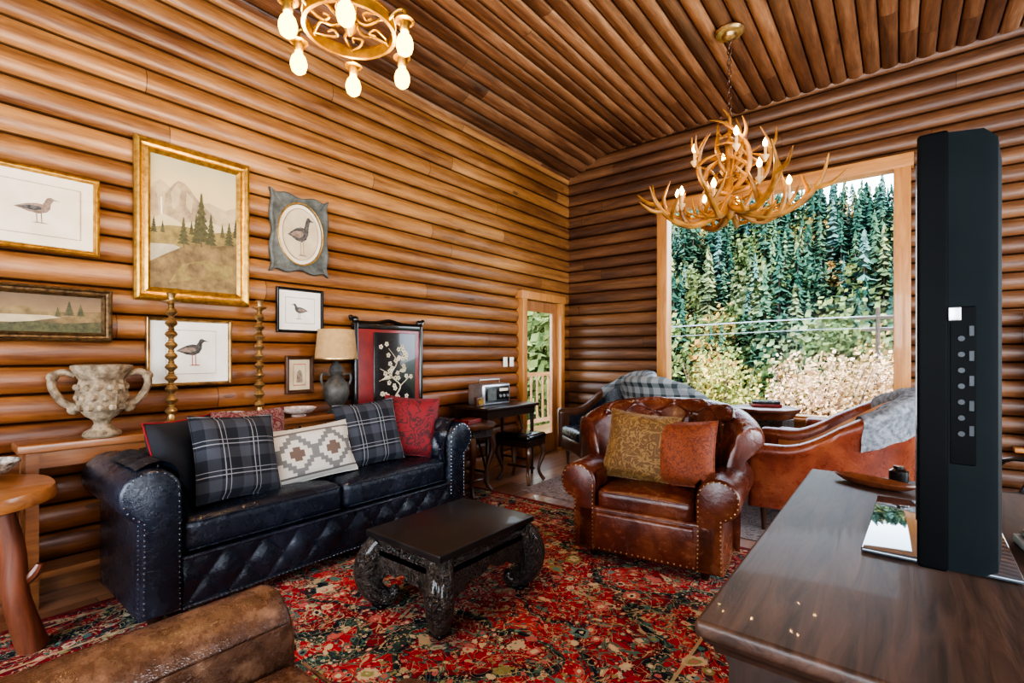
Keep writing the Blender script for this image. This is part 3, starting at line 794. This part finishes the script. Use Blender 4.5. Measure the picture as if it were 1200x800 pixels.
def carvedtable():
    m=MB(); m.lathe([(.25,.62),(.27,.63),(.275,.65),(.26,.665)],M_dkbrown,None,8); m.lathe([(.22,.54),(.24,.56),(.24,.62)],M_carv,None,8)
    for k in range(4):
        a=pi/4+k*pi/2; c,s=math.cos(a),math.sin(a)
        m.tube([(.19*c,.19*s,.58),(.24*c,.24*s,.45),(.19*c,.19*s,.25),(.17*c,.17*s,.12),(.23*c,.23*s,.025)],[.03,.032,.022,.018,.02],M_dkbrown,smooth=5)
    m.lathe([(.15,.14),(.16,.16),(.15,.17)],M_dkbrown,None,8)
    m.box((0,0,.683),(.16,.22,.035),M_redl,r=.004)
    m.finish('carved_side_table',(-3.12,3.28,0.01),(0,0,10))
carvedtable()
m=MB(); m.lathe([(.22,0),(.24,.03),(.20,.06),(.10,.12),(.08,.25),(.12,.38),(.20,.48),(.24,.55),(.24,.70),(.27,.74),(.30,.76),(.30,.78),(.27,.79)],M_log,None,8)
m.lathe([(.225,.56),(.245,.58),(.245,.68),(.225,.70)],M_carv,None,8)
m.box((0,.02,.806),(.26,.20,.03),M_redl,M=R('Z',20),r=.004); m.box((0,.0,.835),(.24,.18,.028),M_blackl,M=R('Z',14),r=.004)
m.finish('pedestal_drum_table',(-1.02,5.27,0.01))
m=MB(); m.lathe([(.2,.44),(.215,.455),(.2,.475)],M_black,None,28)
for a in(45,135,225,315):
    c,s=math.cos(math.radians(a)),math.sin(math.radians(a)); m.tube([(.17*c,.17*s,.45),(.22*c,.22*s,.01)],[.014,.012],M_black)
m.tube([(-.18,.1,.45),(-.2,.18,.8),(-.1,.24,1.0),(.1,.24,1.0),(.2,.18,.8),(.18,.1,.45)],.013,M_black,smooth=6)
m.tube([(-.1,.14,.46),(-.11,.19,.75),(0,.23,.88),(.11,.19,.75),(.1,.14,.46)],.011,M_black,smooth=6)
m.tube([(-.19,-.1,.25),(0,-.2,.25),(.19,-.1,.25),(.0,.2,.25)],.009,M_black,smooth=5,closed=True)
m.tube([(-.2,.16,.72),(-.26,-.02,.72),(-.2,-.14,.46)],.012,M_black,smooth=5); m.tube([(.2,.16,.72),(.26,-.02,.72),(.2,-.14,.46)],.012,M_black,smooth=5)
m.finish('bentwood_chair',(.60,4.0,0),(0,0,-120))

# ---------------------------------------------------------------- sideboard + TV
def sideboard():
    m=MB(); x0,x1,y0,y1=-.335,.47,1.03,2.77; H=.75
    cx,cy=(x0+x1)/2,(y0+y1)/2
    def rect(i,z): return [(x0+i,y0+i,z),(x1-i,y0+i,z),(x1-i,y1-i,z),(x0+i,y1-i,z)]
    m.box((cx,cy,H-.0175),(x1-x0,y1-y0,.035),M_side,r=.012,seg=3)
    m.loft([rect(.012,H-.034),rect(.016,H-.045),rect(.03,H-.055),rect(.034,H-.07),rect(.05,H-.075),rect(.05,H-.09)],M_sidebody,smooth=False)
    m.box((cx,cy,(H-.08)/2+.04),(x1-x0-.11,y1-y0-.11,H-.17),M_sidebody)
    m.loft([rect(.035,0.012),rect(.035,.07),rect(.05,.09)],M_sidebody,smooth=False)
    n=3; L=(y1-y0-.2)/n
    for k in range(n):
        yc=y0+.1+L*(k+.5)
        m.box((x0+.052,yc,.36),(.02,L-.06,.44),M_sidebody,r=.008); m.box((x0+.042,yc,.36),(.015,L-.14,.36),M_sidebody,r=.006)
        m.ball((x0+.03,yc+L*.38,.38),.014,M_brass)
    m.box((cx,y0+.052,.36),(x1-x0-.2,.02,.44),M_sidebody,r=.008); m.box((cx,y0+.042,.36),(x1-x0-.28,.015,.36),M_sidebody,r=.006)
    m.finish('sideboard')
sideboard()
g=G('tv_glass_base'); g.set(col=(.05,.06,.07),rough=.04,coat=1); M_tvbase=g.mat
def tv():
    m=MB(); wd=1.38; z0,z1=.105,1.01; zc=(z0+z1)/2; h=z1-z0
    m.box((-.032,0,zc),(.05,wd,h),M_tv,r=.007); m.box((-.0575,0,zc+.02),(.004,wd-.10,h-.13),M_blackl)
    def rr(x,iy,iz,izt): 
        return [(x,-wd/2+iy,z0+iz),(x,wd/2-iy,z0+iz),(x,wd/2-iy,z1-izt),(x,-wd/2+iy,z1-izt)]
    m.loft([rr(-.008,.004,.004,.006),rr(.045,.006,.006,.012),rr(.066,.018,.016,.03),rr(.074,.05,.05,.07)],M_tvs,smooth=False)
    m.box((.014,-wd/2+.007,zc-.07),(.040,.008,.32),M_tv,r=.003)
    m.box((.002,-wd/2+.003,zc+.075),(.020,.006,.028),M_metal,r=.002)
    for k in range(7): m.lathe([(.0055,0),(.0055,.003),(.003,.003)],M_tvg,T(.012,-wd/2+.004,zc+.025-k*.032)@R('X',90),10)
    for k in range(5): m.box((.027,-wd/2+.003,zc+.04-k*.05),(.007,.004,.02),M_tvg)
    m.box((0,0,.06),(.06,.30,.12),M_tv,r=.01)
    m.box((-.02,-.02,.007),(.32,.66,.012),M_tvbase,r=.005)
    m.finish('television',(.106,2.02,.751),(0,0,-1.6))
tv()
m=MB()
m.loft([[(.16*c*math.cos(2*pi*k/28),.055*c*math.sin(2*pi*k/28),z) for k in range(28)] for c,z in((.5,0),(.75,.006),(1,.028),(.97,.03),(.7,.012),(.3,.008))],M_log)
m.finish('wooden_dish',(-.085,2.55,.751),(0,0,-25))
m=MB(); m.lathe([(.03,0),(.035,.01),(.035,.05),(.02,.06),(.02,.07)],M_blackl,None,20); m.finish('candle_jar',(.0,2.69,.751))
m=MB(); m.box((0,0,.012),(.16,.22,.024),M_plate,r=.003); m.box((0,.0,.031),(.14,.2,.014),M_blackl,r=.003); m.finish('stacked_books',(.355,1.95,.751),(0,0,6))

# ---------------------------------------------------------------- pictures on the wall
def picture(name,y0,y1,z0,z1,fm,fw,fd,back,polys):
    m=MB(); hw,hh=(y1-y0)/2,(z1-z0)/2
    def rect(i,x): return [(x,-hw+i,-hh+i),(x,hw-i,-hh+i),(x,hw-i,hh-i),(x,-hw+i,hh-i)]
    m.loft([rect(0,0),rect(0,fd*.6),rect(.12*fw,fd*.9),rect(.25*fw,fd),rect(.42*fw,fd*.65),rect(.6*fw,fd*.6),rect(.78*fw,fd*.85),rect(fw,fd*.4),rect(fw,fd*.2)],fm,caps=False,smooth=False)
    iw,ih=hw-fw*.9,hh-fw*.9; xb=fd*.3
    m.add([(xb,-iw,-ih),(xb,iw,-ih),(xb,iw,ih),(xb,-iw,ih)],[(0,1,2,3)],back,smooth=False)
    for k,(mt,pts) in enumerate(polys):
        x=xb+.0005*(k+1); m.add([(x,p[0]*iw,p[1]*ih) for p in pts],[tuple(range(len(pts)))],mt,smooth=False)
    m.finish(name,(XL+.002,(y0+y1)/2,(z0+z1)/2),sharp=None)
def rc(a,b,c,d): return [(a,b),(c,b),(c,d),(a,d)]
def bird(cx,cy,sx,sy,mt,flip=1,legs=None,long=0):
    B=[(-.62,-.02),(-.45,.08),(-.2,.2),(.05,.26),(.22,.24),(.30,.34+long),(.36,.46+long),(.46,.5+long),(.54,.45+long),(.76,.38+long),(.54,.37+long),(.46,.28),(.45,.08),(.34,-.1),(.1,-.2),(-.2,-.16),(-.4,-.08)]
    out=[(mt,[(cx+flip*x*sx,cy+y*sy) for x,y in B])]
    W_=[(-.5,0),(-.2,.12),(.12,.14),(.2,.02),(0,-.08),(-.25,-.06)]
    out.append((M_brownink if mt is not M_brownink else M_darkink,[(cx+flip*x*sx,cy+y*sy) for x,y in W_]))
    for lx in(.02,.16): out.append((legs or mt,[(cx+flip*(lx)*sx,cy-.15*sy),(cx+flip*(lx+.035)*sx,cy-.15*sy),(cx+flip*(lx+.05)*sx,cy-.6*sy),(cx+flip*(lx+.02)*sx,cy-.6*sy)]))
    out.append((legs or mt,[(cx-flip*.1*sx,cy-.62*sy),(cx+flip*.4*sx,cy-.62*sy),(cx+flip*.3*sx,cy-.58*sy),(cx,cy-.58*sy)]))
    return out
M_paper2=simple('aged_paper',(.54,.45,.31),(.44,.36,.24),.9)
picture('bird_print',.14,.74,1.87,2.318,M_gold,.03,.03,M_cream,[(M_brownink,rc(-.80,-.72,.80,.72)),(M_paper2,rc(-.79,-.71,.79,.71)),(M_cream,rc(-.77,-.69,.77,.69))]+bird(.1,.0,.5,.62,M_brownink,1,None,.1))
picture('duck_print',.964,1.46,1.10,1.54,M_brass,.022,.025,M_white,[(M_brownink,rc(-.62,-.72,.66,.72)),(M_white,rc(-.61,-.705,.65,.705))]+bird(0,.05,.62,.8,M_darkink,1,M_redink,.0))
picture('framed_bird_sketch',1.775,2.155,1.475,1.82,M_black,.022,.025,M_white,[(M_ltgrey,rc(-.7,-.66,.7,.66)),(M_white,rc(-.685,-.64,.685,.64))]+bird(0,0,.6,.7,M_ltgrey,-1))
picture('small_framed_photo',1.845,2.07,1.0,1.295,M_dkbrown,.03,.025,M_paper2,[(M_redink,rc(-.6,-.7,.6,.7)),(M_paper2,rc(-.55,-.65,.55,.65)),(M_brownink,[(-.3,-.5),(.3,-.5),(.25,.1),(.1,.3),(-.1,.3),(-.25,.1)])])
def grad(name,stops,axis=2,ns=10,amt=.1):
    g=G(name); o=g.obj(); f=g.m('ADD',g.xyz(o)[axis],g.m('MULTIPLY',g.m('SUBTRACT',g.noise(o,ns,4).outputs[0],.5),amt)); g.set(col=g.ramp(g.m('ADD',f,.5),stops),rough=.6); return g.mat
M_psky=grad('painted_sky',[(.45,(.62,.50,.28)),(.68,(.56,.45,.24)),(.95,(.34,.33,.22))],2,5,.25)
M_pmt=simple('painted_mountain',(.20,.15,.10),(.40,.31,.18),.6,0,14)
M_pmt2=simple('painted_far_mountain',(.36,.29,.17),(.46,.37,.22),.6,0,14)
M_pmt3=simple('painted_haze',(.46,.38,.22),(.50,.42,.25),.6,0,10)
M_ptree=simple('painted_tree',(.035,.035,.012),(.09,.085,.03),.6,0,40)
M_pland=simple('painted_land',(.10,.065,.025),(.24,.16,.06),.6,0,14)
M_pland2=simple('painted_grass',(.26,.20,.06),(.15,.105,.035),.6,0,20)
M_pwater=simple('painted_water',(.30,.28,.20),(.42,.36,.24),.5,0,12)
def ptree(x,y,w,h):
    P=[(x-w*.05,y),(x-w*.05,y+h*.1)]; n=7
    for i in range(n):
        t=i/n; P+= [(x-w*(1-t),y+h*(.1+.9*t)),(x-w*(1-t)*.45,y+h*(.1+.9*(t+.8/n)))]
    P.append((x,y+h))
    for i in reversed(range(n)):
        t=i/n; P+= [(x+w*(1-t)*.45,y+h*(.1+.9*(t+.8/n))),(x+w*(1-t),y+h*(.1+.9*t))]
    P+=[(x+w*.05,y+h*.1),(x+w*.05,y)]
    return (M_ptree,P)
picture('mountain_landscape_painting',.90,1.573,1.645,2.653,M_gold,.085,.05,M_psky,[
 (M_pmt2,[(-1,.15),(-1,.5),(-.75,.62),(-.5,.5),(-.1,.32),(.3,.42),(.7,.35),(1,.45),(1,.0),(-1,-.1)]),
 (M_pmt,[(-.72,.1),(-.66,.42),(-.5,.58),(-.38,.66),(-.25,.64),(-.12,.56),(0,.46),(.15,.36),(.32,.28),(.5,.15),(.4,.0),(-.5,-.05)]),
 (M_pmt2,[(-.55,.45),(-.42,.6),(-.33,.5),(-.38,.3),(-.5,.2)]),(M_pmt2,[(-.2,.52),(-.05,.42),(-.1,.2),(-.22,.3)]),
 (M_pmt,[(-1,.1),(-1,.45),(-.86,.52),(-.80,.2),(-.78,0)]),
 (M_white,[(-.76,.36),(-.735,.36),(-.715,.05),(-.75,.05)]),
 (M_pmt3,[(-1,.0),(-.7,.12),(-.3,.02),(.2,.14),(.6,.08),(1,.18),(1,-.1),(-1,-.1)]),
 (M_pland2,[(-1,-.12),(-.6,-.04),(-.2,-.02),(.3,-.06),(1,.04),(1,-.5),(-1,-.5)]),
 ptree(-.9,-.2,.08,.26),ptree(-.72,-.18,.06,.2),ptree(-.1,-.15,.07,.24),ptree(.62,-.12,.07,.25),ptree(.95,-.1,.09,.35),
 (M_pwater,[(-1,-.35),(-.5,-.32),(-.1,-.4),(-.3,-.55),(-1,-.6)]),
 (M_pland,[(-1,-1),(-1,-.62),(-.6,-.45),(-.2,-.3),(.1,-.22),(.5,-.25),(1,-.15),(1,-1)]),
 (M_pland2,[(-.6,-.9),(-.3,-.6),(.2,-.5),(.9,-.55),(.8,-.75),(.1,-.8)]),
 (M_pland,[(-.3,-.75),(-.15,-.58),(.15,-.56),(.3,-.7),(.1,-.82)]),
 ptree(.12,-.3,.24,.85),ptree(.34,-.3,.15,.55),ptree(-.28,-.34,.15,.46),ptree(.0,-.3,.12,.5),ptree(.78,-.25,.14,.42)])
M_dsky=grad('painted_dusk',[(.38,(.07,.04,.02)),(.5,(.24,.15,.065)),(.56,(.16,.10,.05)),(.65,(.06,.04,.025))],2,12,.08)
picture('river_landscape_painting',.06,.796,1.378,1.682,M_ornate,.05,.045,M_dsky,[
 (M_pland,[(-1,0),(-.7,.3),(-.4,.15),(0,.35),(.2,.1),(.5,.1),(1,.2),(1,-.1),(-1,-.1)]),
 (M_pmt2,[(-1,-.15),(.3,-.1),(.6,-.3),(-.1,-.5),(-1,-.5)]),
 (M_ptree,[(-1,-1),(-1,-.45),(-.3,-.55),(.3,-.35),(1,-.15),(1,-1)]),
 (M_pland,[(.1,-.4),(.5,-.15),(1,-.05),(1,-.35),(.5,-.5)]),
 ptree(.55,-.15,.08,.85),ptree(.7,-.15,.07,.7),ptree(.4,-.2,.05,.55),ptree(-.6,-.1,.04,.35)])
def ornate():
    m=MB(); hw,hh=.24,.312
    ctr=[(-1,1),(-.8,.92),(-.45,.98),(0,.9),(.45,.98),(.8,.92),(1,1),(.93,.8),(1,.45),(.93,0),(1,-.45),(.93,-.8),(1,-1),(.8,-.92),(.45,-.98),(0,-.9),(-.45,-.98),(-.8,-.92),(-1,-1),(-.93,-.8),(-1,-.45),(-.93,0),(-1,.45),(-.93,.8)]
    P=catmull([(p[0]*hw,p[1]*hh,0) for p in ctr],4,True)
    P=[(p.x,p.y) for p in P]
    N=len(P)
    def ov(a,b): return [(a*math.cos(math.atan2(p[1]/hh,p[0]/hw)),b*math.sin(math.atan2(p[1]/hh,p[0]/hw))) for p in P]
    rings=[(P,0),(P,.02),([(p[0]*.96,p[1]*.97) for p in P],.032),([(p[0]*.9,p[1]*.92) for p in P],.022),(ov(.192,.252),.03),(ov(.180,.238),.035),(ov(.172,.230),.018)]
    m.loft([[(x,p[0],p[1]) for p in r] for r,x in rings],M_ltgrey,caps=False)
    m.tube([(.032,p[0],p[1]) for p in ov(.182,.24)],.006,M_gold,closed=True,seg=6)
    m.tube([(.024,p[0],p[1]) for p in ov(.145,.2)],.002,M_brownink,closed=True,seg=5)
    q=ov(.177,.235); m.add([(.019,p[0],p[1]) for p in q],[tuple(range(N))],M_cream,smooth=False)
    q=ov(.142,.197); m.add([(.0196,p[0],p[1]) for p in q],[tuple(range(N))],M_paper2,smooth=False)
    for k,(mt,pts) in enumerate(bird(-.05,-.05,1.3,1.5,M_darkink,1,M_brownink,.1)): m.add([(.0204+k*.0005,p[0]*.12,p[1]*.17) for p in pts],[tuple(range(len(pts)))],mt,smooth=False)
    m.finish('ornate_oval_bird_picture',(XL+.002,1.96,2.24),sharp=None)
ornate()

# ---------------------------------------------------------------- lights helper
def bulblight(name,loc,w,r=.012,col=(1,.62,.28),parent=None):
    l=D.lights.new(name,'POINT'); l.energy=w; l.shadow_soft_size=r; l.color=col
    o=D.objects.new(name,l); S.collection.objects.link(o); o.location=loc
    if parent: o.parent=parent
# ---------------------------------------------------------------- ring chandelier with bulbs
def ringch():
    m=MB(); cx=(-1.93,1.265,2.75); rr=.19; bl=[]
    def band(r,z0,z1,t):
        V=[];F=[];n=48
        for k in range(n):
            a=2*pi*k/n
            for (q,z) in((r,z0),(r+t,z0),(r+t,z1),(r,z1)): V.append((q*math.cos(a),q*math.sin(a),z))
        for k in range(n):
            for j in range(4):
                a=k*4+j;b=k*4+(j+1)%4;c=((k+1)%n)*4+(j+1)%4;d=((k+1)%n)*4+j;F.append((a,b,c,d))
        m.add(V,F,M_iron)
    band(rr,0,.045,.008); band(rr-.004,-.004,.002,.016); band(rr-.004,.043,.049,.016)
    for k in range(6):
        a=math.radians(38.4+165-60*k); c,s=math.cos(a),math.sin(a)
        m.tube([(rr*c,rr*s,.02),(.235*c,.235*s,.05),(.27*c,.27*s,.045),(.275*c,.275*s,.0)],.008,M_iron,smooth=4)
        Mx=T(.27*c,.27*s,0); bl.append((.27*c,.27*s,-.105))
        m.lathe([(.012,.012),(.04,.004),(.042,-.002),(.02,-.008),(.021,-.04),(.018,-.045)],M_iron,Mx,18)
        m.lathe([(.014,-.042),(.017,-.055),(.03,-.072),(.037,-.095),(.037,-.112),(.030,-.135),(.014,-.148),(.002,-.151)],M_bulb,Mx,18)
        m.tube([(rr*c,rr*s,.03),(.13*c-.03*s,.13*s+.03*c,.05),(.07*c-.02*s,.07*s+.02*c,.03),(.03*c,.03*s,.06),(.012*c,.012*s,.18)],.007,M_iron,smooth=5)
        m.tube([(rr*c,rr*s,.03),(.15*c+.035*s,.15*s-.035*c,.03),(.10*c+.05*s,.10*s-.05*c,.03),(.09*c+.01*s,.09*s-.01*c,.03),(.12*c+.01*s,.12*s-.01*c,.03)],.006,M_iron,smooth=5)
    m.lathe([(.005,-.02),(.02,0),(.03,.03),(.015,.06),(.012,.2),(.025,.22),(.01,.24)],M_iron)
    zt=cz(cx[0])-cx[2]
    z=.24;k=0
    while z<zt-.05:
        o=(R('Z',90) if k%2 else Matrix.Identity(4))
        m.tube([(.012*math.cos(t),0,z+.02+.022*math.sin(t)) for t in [2*pi*i/10 for i in range(10)]],.003,M_iron,o,closed=True,seg=5); z+=.036;k+=1
    m.lathe([(.06,zt),(.065,zt-.01),(.05,zt-.03),(.015,zt-.045)],M_iron)
    ob=m.finish('ring_chandelier',cx)
    for k,p in enumerate(bl): bulblight('bulb_light_%d'%k,p,11,.018,parent=ob)
ringch()
# ---------------------------------------------------------------- antler chandelier
def antlers():
    m=MB(); rs=random.Random(11); C0=(-1.13,4.40,2.55); cand=[]
    def antler(a,tilt,scale,twist,zoff,up=0):
        Mx=T(0,0,zoff)@R('Z',a)@R('Y',-tilt)@R('X',twist)@SC(scale,scale,scale)
        B=[(.02,0,.02),(.18,0,-.09),(.38,.03,-.13),(.58,.05,-.05),(.72,.02,.10),(.78,-.03,.27)]
        m.tube(B,[.028,.033,.032,.026,.019,.004],M_antler,Mx,smooth=5,seg=8)
        for (p,q,e) in (((.22,0,-.10),(.26,.07,.02),(.22,.12,.16)),((.40,.03,-.13),(.46,-.03,.02),(.44,-.06,.20)),((.58,.05,-.05),(.60,.13,.06),(.55,.17,.22)),((.66,.03,.03),(.78,.06,.05),(.90,.05,.14)),((.30,0,-.12),(.34,-.08,-.13),(.42,-.15,-.06))):
            m.tube([p,q,e],[.024,.019,.004],M_antler,Mx,smooth=5,seg=7)
        return Mx
    n=8
    for k in range(n):
        Mx=antler(360/n*k+rs.uniform(-8,8),rs.uniform(-6,8),rs.uniform(.80,.94),rs.uniform(-25,25),0)
        cand.append(Mx@Vector((.48,0.02,.08 if k%2 else .02)))
    for k in range(5):
        antler(72*k+20,rs.uniform(38,58),rs.uniform(.6,.8),rs.uniform(-50,50),.10)
    for k in range(3):
        antler(120*k+50,72,.62,rs.uniform(-90,90),.25)
    for k in range(4):
        a=math.radians(90*k+25); cand.append(Vector((.28*math.cos(a),.28*math.sin(a),.42)))
    for p in cand:
        Mx=T(*p); m.lathe([(.006,-.05),(.014,-.035),(.03,-.008),(.032,0),(.012,.003),(.0115,.075),(.008,.077)],M_ivory,Mx,12)
        m.lathe([(.007,.076),(.018,.092),(.022,.110),(.012,.136),(.001,.155)],M_flame,Mx,10)
        m.tube([p-Vector((0,0,.04)),Vector((p.x*.5,p.y*.5,p.z-.10)),(0,0,.1)],.008,M_antler,smooth=3,seg=6)
    m.lathe([(.01,-.1),(.05,-.06),(.06,0),(.045,.06),(.03,.12),(.03,.5),(.04,.54),(.015,.6),(.01,.74)],M_antler,None,14)
    zt=cz(C0[0])-C0[2]; z=.74;k=0
    while z<zt-.06:
        o=(R('Z',90) if k%2 else Matrix.Identity(4))
        m.tube([(.017*math.cos(t),0,z+.025+.03*math.sin(t)) for t in [2*pi*i/12 for i in range(12)]],.0045,M_dkbrown,o,closed=True,seg=5); z+=.047;k+=1
    m.lathe([(.115,zt),(.12,zt-.012),(.105,zt-.03),(.06,zt-.035),(.05,zt-.06),(.02,zt-.075)],M_brass,None,28)
    ob=m.finish('antler_chandelier',C0)
    for k,p in enumerate(cand): bulblight('candle_light_%d'%k,tuple(p+Vector((0,0,.112))),1.8,.010,parent=ob)
antlers()

# ---------------------------------------------------------------- outdoors
def hz(x,y):
    if y<30: return -1.8
    top=max(8,min(34,19-.55*(x-1)))
    if y<34: return -1.8+ (y-30)*.5
    s=(y-34)*.54
    h=.2+top*(1-math.exp(-s/top*1.3))
    return h+1.6*mnoise.noise(Vector((x*.07,y*.07,0)))
V=[];F=[];nx,ny=80,70
for i in range(nx+1):
    for j in range(ny+1):
        x=-95+i*2.2; y=26+j*1.5; V.append((x,y,hz(x,y)))
for i in range(nx):
    for j in range(ny):
        a=i*(ny+1)+j; F.append((a,a+ny+1,a+ny+2,a+1))
m=MB(); m.add(V,F,M_hill); m.finish('hillside',sharp=None)
m=MB(); m.add([(-70,6.3,-1.8),(60,6.3,-1.8),(60,30,-1.8),(-70,30,-1.8)],[(0,1,2,3)],M_ground); m.add([(-70,-30,-1.82),(-3.9,-30,-1.82),(-3.9,30,-1.82),(-70,30,-1.82)],[(0,1,2,3)],M_ground); m.finish('outdoor_ground')
m=MB(); m.box((-5,24,-1.72),(120,4.5,.05),M_road); m.finish('country_road')
m=MB(); rs=random.Random(5)
def mktemplate(rt):
    Q=[]
    for k in range(200):
        t=rt.random()**1.2; a=rt.random()*2*pi; rad=(1-t)**.85*(.45+.55*rt.random())+.03
        z=.06+.94*t; d=Vector((math.cos(a),math.sin(a),0)); sd=Vector((-d.y,d.x,0))*(.20*(1-t)+.06)*rt.uniform(.7,1.4)
        ri=rad*.2; dr=.012+.022*rt.random(); up=.012
        Q.append([d*ri+Vector((0,0,z+up)),d*(rad*.75)+sd+Vector((0,0,z-dr)),d*rad+Vector((0,0,z-dr*1.6)),d*(rad*.75)-sd+Vector((0,0,z-dr))])
    return Q
TPL=[mktemplate(random.Random(i)) for i in range(6)]
def conifer(x,y,z,h,r,mat):
    m.tube([(x,y,z-.5),(x,y,z+h*.9)],[r*.09,.02],M_trunk,seg=5)
    V=[];F=[];a=rs.random()*6;c,s=math.cos(a)*r,math.sin(a)*r
    for q in rs.choice(TPL):
        b=len(V)
        for p in q: V.append((x+p.x*c-p.y*s,y+p.x*s+p.y*c,z+p.z*h))
        F.append((b,b+1,b+2,b+3))
    m.add(V,F,mat,smooth=False)
def leafcloud(m,x,y,z,rx,rz,n,sz,mat,rs):
    V=[];F=[]
    for k in range(n):
        a=rs.random()*2*pi;c=rs.uniform(-1,1);q=rs.random()**.35*(1+.25*math.sin(3*a+x)*math.cos(2*c*3+y))
        s_=math.sqrt(1-c*c);p=Vector((x+rx*q*s_*math.cos(a),y+rx*q*s_*math.sin(a),z+rz*q*c))
        u=Vector((rs.gauss(0,1),rs.gauss(0,1),rs.gauss(0,1))).normalized();w=u.orthogonal().normalized()*sz*rs.uniform(.5,1.2);u=u.cross(w).normalized()*w.length*.7
        b=len(V);V+=[p-w,p-u,p+w,p+u];F.append((b,b+1,b+2,b+3))
    m.add(V,F,mat,smooth=False)
for k in range(900):
    y=31+55*rs.random()**.8; x=rs.uniform(-.54*y-3,.12*y+3); h=rs.uniform(3.0,7.4)
    patch=mnoise.noise(Vector((x*.09,y*.09,4)))
    if y>60: ch=[1,2,3,3]  # far trees get paler, bluer greens: distance haze put into their colour
    else: ch=[0,0,0,1,3] if patch<.05 else [0,1,1,2,3]
    conifer(x,y,hz(x,y),h,h*rs.uniform(.17,.25),M_con[rs.choice(ch)])
m.finish('conifer_forest',sharp=None)
m=MB(); 
for k in range(210):
    y=29+50*rs.random()**1.5; x=rs.uniform(-.52*y-3,.12*y+3); r=rs.uniform(.9,2.1)
    leafcloud(m,x,y,hz(x,y)+r*1.2,r,r*1.3,300,.22,rs.choice([M_decid,M_dgreen,M_dgreen,M_dgreen,M_con[2],M_con[1]]),rs)
for k in range(26):
    x=rs.uniform(-14,-7.5);y=rs.uniform(10,17); leafcloud(m,x,y,rs.uniform(-1,4),1.7,1.8,900,.16,M_dgreen if k%3 else M_gbush,rs)
m.finish('autumn_trees',sharp=None)
m=MB()
for (x,y,z,rx,rz,mt) in [(-1.6,14.3,.0,1.2,1.35,M_bush),(-.4,15.5,-.1,1.3,1.5,M_bush),(-2.5,15,-.7,1.1,1.2,M_gbush),(-3.5,12.8,-.1,.9,1.5,M_gbush),(-4.2,13.6,-.9,1.1,1.1,M_gbush),(-2.6,11.8,-1.2,.9,.9,M_gbush),(.9,14.2,-.5,1.0,1.2,M_bush),(-5.4,15,-1.1,1.4,1.0,M_bush),(-1.0,12.2,-1.0,1.0,.9,M_bush),(-6.5,17,-.9,1.6,1.0,M_bush),(2.4,14,.0,1.5,1.5,M_gbush)]:
    leafcloud(m,x,y,z,rx,rz,4200,.06,mt,rs)
    for j in range(10): m.tube([(x+rs.uniform(-.3,.3),y,-1.8),(x+rs.uniform(-1,1)*rx,y+rs.uniform(-.5,.5),z+rz*.8)],[.03,.008],M_trunk,seg=5)
m.finish('flowering_bushes',sharp=None)
m=MB(); px,py=-.55,20.5; m.tube([(px,py,-1.8),(px,py,2.9)],[.09,.06],M_trunk); m.box((px,py,2.55),(1.3,.07,.08),M_trunk); m.box((px,py,2.15),(.9,.07,.08),M_trunk)
for zz,dx in((2.62,.55),(2.62,-.55),(2.22,0)):
    m.tube([(px+dx-28,py-2,zz+.5),(px+dx-14,py-1,zz-.25),(px+dx,py,zz),(px+dx+14,py,zz-.3),(px+dx+28,py,zz+.5)],.014,M_metal,smooth=6,seg=5)
m.finish('utility_pole')
m=MB()
for zz in(.1,.95): m.box((-5.2,7.0,zz),(.05,5,.07),M_slab)
for k in range(28): m.box((-5.2,4.6+k*.18,.5),(.03,.03,.85),M_slab)
m.box((-4.6,6.6,-.08),(1.5,5.5,.1),M_slab); m.finish('deck_railing')

# ---------------------------------------------------------------- lights, world, camera
w=D.worlds.new('World'); S.world=w; w.use_nodes=True; nt=w.node_tree; bg=nt.nodes['Background']
tc=nt.nodes.new('ShaderNodeTexCoord'); sp=nt.nodes.new('ShaderNodeSeparateXYZ'); rp=nt.nodes.new('ShaderNodeValToRGB')
nt.links.new(tc.outputs['Generated'],sp.inputs[0]); nt.links.new(sp.outputs[2],rp.inputs[0]); nt.links.new(rp.outputs[0],bg.inputs[0])
rp.color_ramp.elements[0].position=.0; rp.color_ramp.elements[0].color=(.86,.93,1,1); rp.color_ramp.elements[1].position=.7; rp.color_ramp.elements[1].color=(.55,.76,1,1)
bg.inputs[1].default_value=5.2
def area(name,loc,rot,sx,sy,power,col):
    l=D.lights.new(name,'AREA'); l.shape='RECTANGLE'; l.size=sx; l.size_y=sy; l.energy=power; l.color=col
    o=D.objects.new(name,l); S.collection.objects.link(o); o.location=loc; o.rotation_euler=[math.radians(a) for a in rot]
area('daylight_back_window',(-1.2,YB+.12,1.75),(90,0,0),2.7,1.9,105,(.84,.92,1))  # added fill lamp behind the camera, mimicking daylight from unseen windows
area('daylight_fill_back_b',(1.85,YB+.12,1.75),(90,0,0),1.8,1.9,45,(.84,.92,1))  # second fill lamp added behind the camera
area('daylight_right_window',(XR-.12,3.4,1.7),(90,0,90),2.3,1.8,130,(.84,.92,1))  # fill lamp added at the unseen right wall, standing in for daylight
area('daylight_fill_right_b',(XR-.12,-.1,1.7),(90,0,90),2.5,1.8,85,(.86,.93,1))  # another added fill lamp on the right, out of view
l=D.lights.new('sun','SUN'); l.energy=6.5; l.angle=.02; l.color=(1,.94,.84); o=D.objects.new('sun',l); S.collection.objects.link(o); o.rotation_euler=(math.radians(40),0,math.radians(55))
cam=D.cameras.new('camera'); co=D.objects.new('camera',cam); S.collection.objects.link(co); S.camera=co
co.location=(0,0,1.3); co.rotation_euler=(math.radians(90),0,math.radians(38.4)); cam.sensor_width=36; cam.lens=17.16; cam.shift_y=16/1200; cam.clip_start=.05; cam.clip_end=500
S.view_settings.look='AgX - High Contrast'
S.view_settings.exposure=.6
